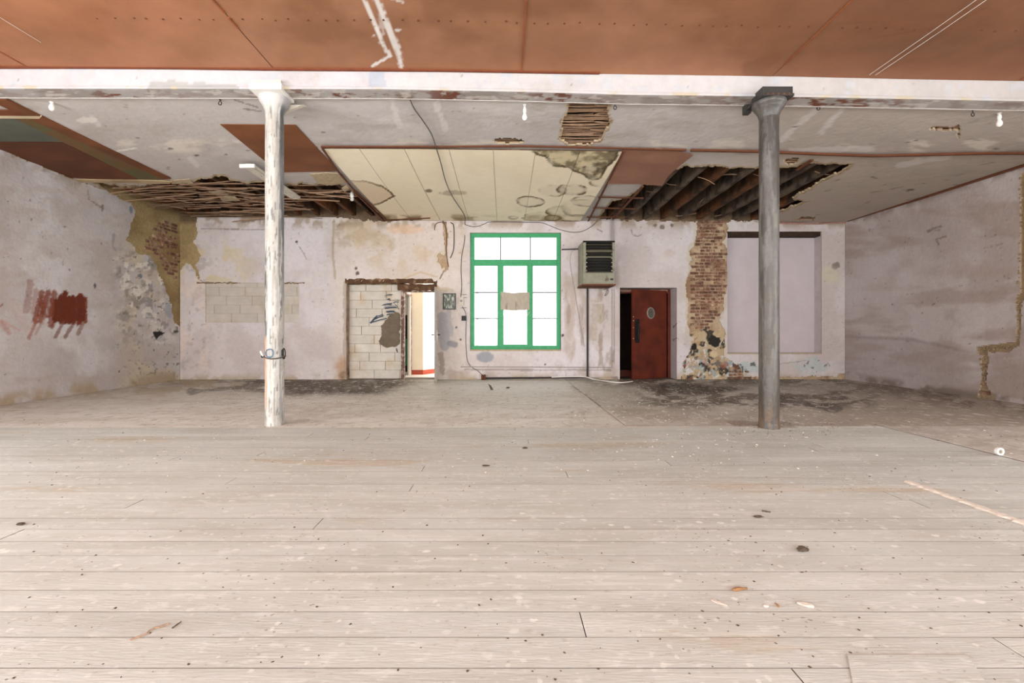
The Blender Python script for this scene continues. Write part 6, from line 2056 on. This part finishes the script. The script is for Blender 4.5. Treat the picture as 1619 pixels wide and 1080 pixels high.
run('window_cable', 'slack grey cable looping along the wall above the window', [W(735, 355), W(745, 358), W(755, 358), W(766, 354), W(774, 351), W(800, 351), W(830, 351.5), W(855, 352), W(870, 357), W(885, 363), W(903, 367), W(920, 366), W(935, 358), W(946, 348)], 0.007, M['cable'], 'cable')
run('wall_cable', 'short thick black cable hanging left of the window cable', [W(712, 352), W(717, 356), W(718, 375), W(717, 395), W(712, 408)], 0.010, M['pipe'], 'cable')
run('wall_cable', 'frayed brown cable in the scar above the small doorway chip', [W(687, 364), W(688, 356), W(693, 352), W(702, 353), W(706, 372), W(706, 400), W(709, 422)], 0.009, M['rust'], 'cable')
run('switch_cable', 'thin cable running from the switch down to the floor pipe', [W(731, 485), W(735, 492, 0.05), W(737, 502, 0.058), W(736.5, 530), W(737, 552), W(739, 570), W(745, 580), W(755, 586), W(763, 594)], 0.007, M['cable'], 'cable')
t = thing('wall_switch', 'small beige rotary switch box on the wall beside the window', 'switch', W(729, 483, 0.0))
slab('switch_box', M['fitting'], t, X_(726), X_(733), D - 0.05, D - 0.001, Z_(483), Z_(470))
MB().lathe([(0.03, 0), (0.03, -0.012), (0.012, -0.02), (0.012, -0.03)], (X_(729.5), D - 0.05, Z_(476)), 14, 'y').build('knob', M['conduit'], t, True)
for y in (466, 471, 487):
    MB().tube([W(728, y, 0.02), W(738, y - 0.5, 0.02)], 0.005, 6).build('clip', M['cable'], t)
o = slab('junction_box', M['black'], None, X_(730), X_(737), D - 0.045, D - 0.001, Z_(507), Z_(499.5)); tag(o, 'small dark junction box under the wall switch', 'box')
t = thing('meter_panel', 'square mottled glass panel in a thin grey frame on the wall', 'panel', (X_(710.5), D, Z_(490)))
for a in ((700.5, 464, 702, 489.5), (719.5, 464, 721, 489.5), (702, 464, 719.5, 465.5), (702, 488, 719.5, 489.5)):
    slab('frame_bar', M['cable'], t, X_(a[0]), X_(a[2]), D - 0.025, D - 0.001, Z_(a[3]), Z_(a[1]))
slab('glass', M['meter'], t, X_(702), X_(719.5), D - 0.012, D - 0.001, Z_(488), Z_(465.5))


# bare bulbs in their holders, hung just behind the beam
def bulb(label, px, py, cord, tilt=0.0, with_bulb=True):
    Y = 5.56
    x = (px - CX) * Y / F
    zt = float(zc(x, Y))
    ztop = EYE + (CY - py) * Y / F
    t = thing('hanging_bulb', label, 'bulb', (x, Y, zt), 'bare bulbs behind the beam')
    MB().lathe([(0.022, 0.0), (0.022, -0.012), (0.008, -0.016)], (x, Y, zt + 0.004), 14).build('ceiling_rose', M['white'], t, True)
    MB().tube([(x, Y, zt), (x, Y, ztop)], 0.0035, 6).build('cord', M['cable'], t)
    MB().lathe([(0.008, 0.0), (0.014, -0.006), (0.016, -0.03), (0.021, -0.036), (0.021, -0.075), (0.017, -0.08)], (x, Y, ztop), 16).build('lamp_holder', M['white'], t, True)
    c = (x + tilt * 0.5, Y, ztop - 0.075)
    MB().lathe([(0.014, 0.0), (0.018, -0.02), (0.028, -0.042), (0.031, -0.062), (0.026, -0.084), (0.013, -0.096), (0.003, -0.099)], c, 18).build('glass_bulb', M['opal'], t, True)


bulb('bare white bulb hanging near the brown ceiling boards', 82, 153, 0.0)
bulb('bare white bulb hanging on a cord above the window', 829.5, 168, 0.06)
bulb('bare white bulb hanging beyond the grey column', 1580, 178, 0.0)


def hook(label, px, py0, py1):
    Y = 5.50
    x = (px - CX) * Y / F
    zt = float(zc(x, Y)); zb_ = EYE + (CY - py1) * Y / F
    pts = [(x, Y, zt + 0.01), (x, Y, zb_ + 0.045)]
    for k in range(15):
        a = math.pi / 2 + 2 * math.pi * k / 14 * 0.94
        pts.append((x + 0.019 * math.cos(a), Y, zb_ + 0.021 + 0.021 * math.sin(a)))
    t = thing('ceiling_hook', label, 'hook', (x, Y, zt), 'iron hooks behind the beam')
    MB().tube(pts, 0.0055, 6).build('eye_bolt', M['pipe'], t, True)
    MB().lathe([(0.014, 0.004), (0.014, -0.004)], (x, Y, zt - 0.004), 10).build('washer', M['rust'], t)


hook('iron eye hook beside the white column', 348, 153, 166)
hook('iron eye hook next to the bare lath patch', 972.5, 162, 173)
hook('iron eye hook close to the bulb beyond the grey column', 1538, 173, 184)
hook('stubby iron hook next to the grey column capital', 1294, 167, 174)

# stripped fluorescent fitting
t = thing('fluorescent_fitting', 'long white tube-light fitting hanging by the white column', 'light fitting', ce(390, 262, 0.05))
pa, pb = np.array(ce(391, 262, 0.10)), np.array(ce(468, 314, 0.10))
_d = (pb - pa) / np.linalg.norm(pb - pa); _n = np.cross(_d, (0, 0, 1)); _n /= np.linalg.norm(_n)


def fit_box(name, m, s0, s1, w0, w1, h0, h1, parent):
    q = [pa + _d * s0 + _n * w0, pa + _d * s0 + _n * w1, pa + _d * s1 + _n * w1, pa + _d * s1 + _n * w0]
    return MB().prism([tuple(p + np.array((0, 0, h0))) for p in q], (0, 0, h1 - h0)).build(name, m, parent)


LL = float(np.linalg.norm(pb - pa))
body = fit_box('spine', M['fitting'], 0.02, LL, -0.05, 0.05, -0.012, 0.04, t)
for s in (-1, 1): fit_box('reflector_rib', M['fitting'], 0.05, LL - 0.02, s * 0.075 - 0.02, s * 0.075 + 0.02, -0.002, 0.03, t)
fit_box('end_plate', M['white'], -0.015, 0.02, -0.12, 0.12, -0.035, 0.02, t)
for k, s in enumerate((0.25, 0.5, 0.75, 0.92)): fit_box('screw_slot', M['black'], LL * s, LL * s + 0.03, -0.01 + 0.02 * (k % 2), 0.0 + 0.02 * (k % 2), -0.0135, -0.011, body)
p = ce(556.5, 306, 0.0)
t = thing('porcelain_insulator', 'small white insulator hanging in the dark torn ceiling', 'insulator', p)
MB().lathe([(0.02, 0.03), (0.035, 0.0), (0.035, -0.06), (0.025, -0.075), (0.033, -0.09), (0.033, -0.13), (0.02, -0.14)], p, 14).build('body', M['white'], t, True)
MB().tube([tuple(np.array(p) + (0, 0, 0.02)), tuple(np.array(p) + (0, 0, 0.30))], 0.006, 6).build('rod', M['rust'], t)

# torn sheets of plaster still hanging by the lath hole
def flap(pts, drop, curl, seed):
    P = [ce(x, y, drop) for x, y in pts]
    b = MB(); b.prism([(p[0], p[1], p[2] - curl * (k % 3) * 0.5) for k, p in enumerate(P)], (0, 0, 0.014))
    return b.build('plaster_flap', M['edge'], ceiling)


flap([(490, 276), (515, 273), (538, 274), (548, 288), (525, 293), (503, 290)], 0.02, 0.01, 1)
flap([(268, 286), (300, 283), (305, 289), (272, 291)], 0.01, 0.01, 2)
flap([(330, 304), (352, 302), (362, 307), (340, 309)], 0.0, 0.02, 3)
flap([(345, 311), (372, 311), (380, 316), (352, 319)], 0.0, 0.02, 4)
flap([(540, 298), (549, 292), (552, 296), (545, 304)], 0.04, 0.03, 5)
flap([(1087, 372), (1092, 352), (1103, 352), (1100, 360)], 0.0, 0.0, 6) if False else None
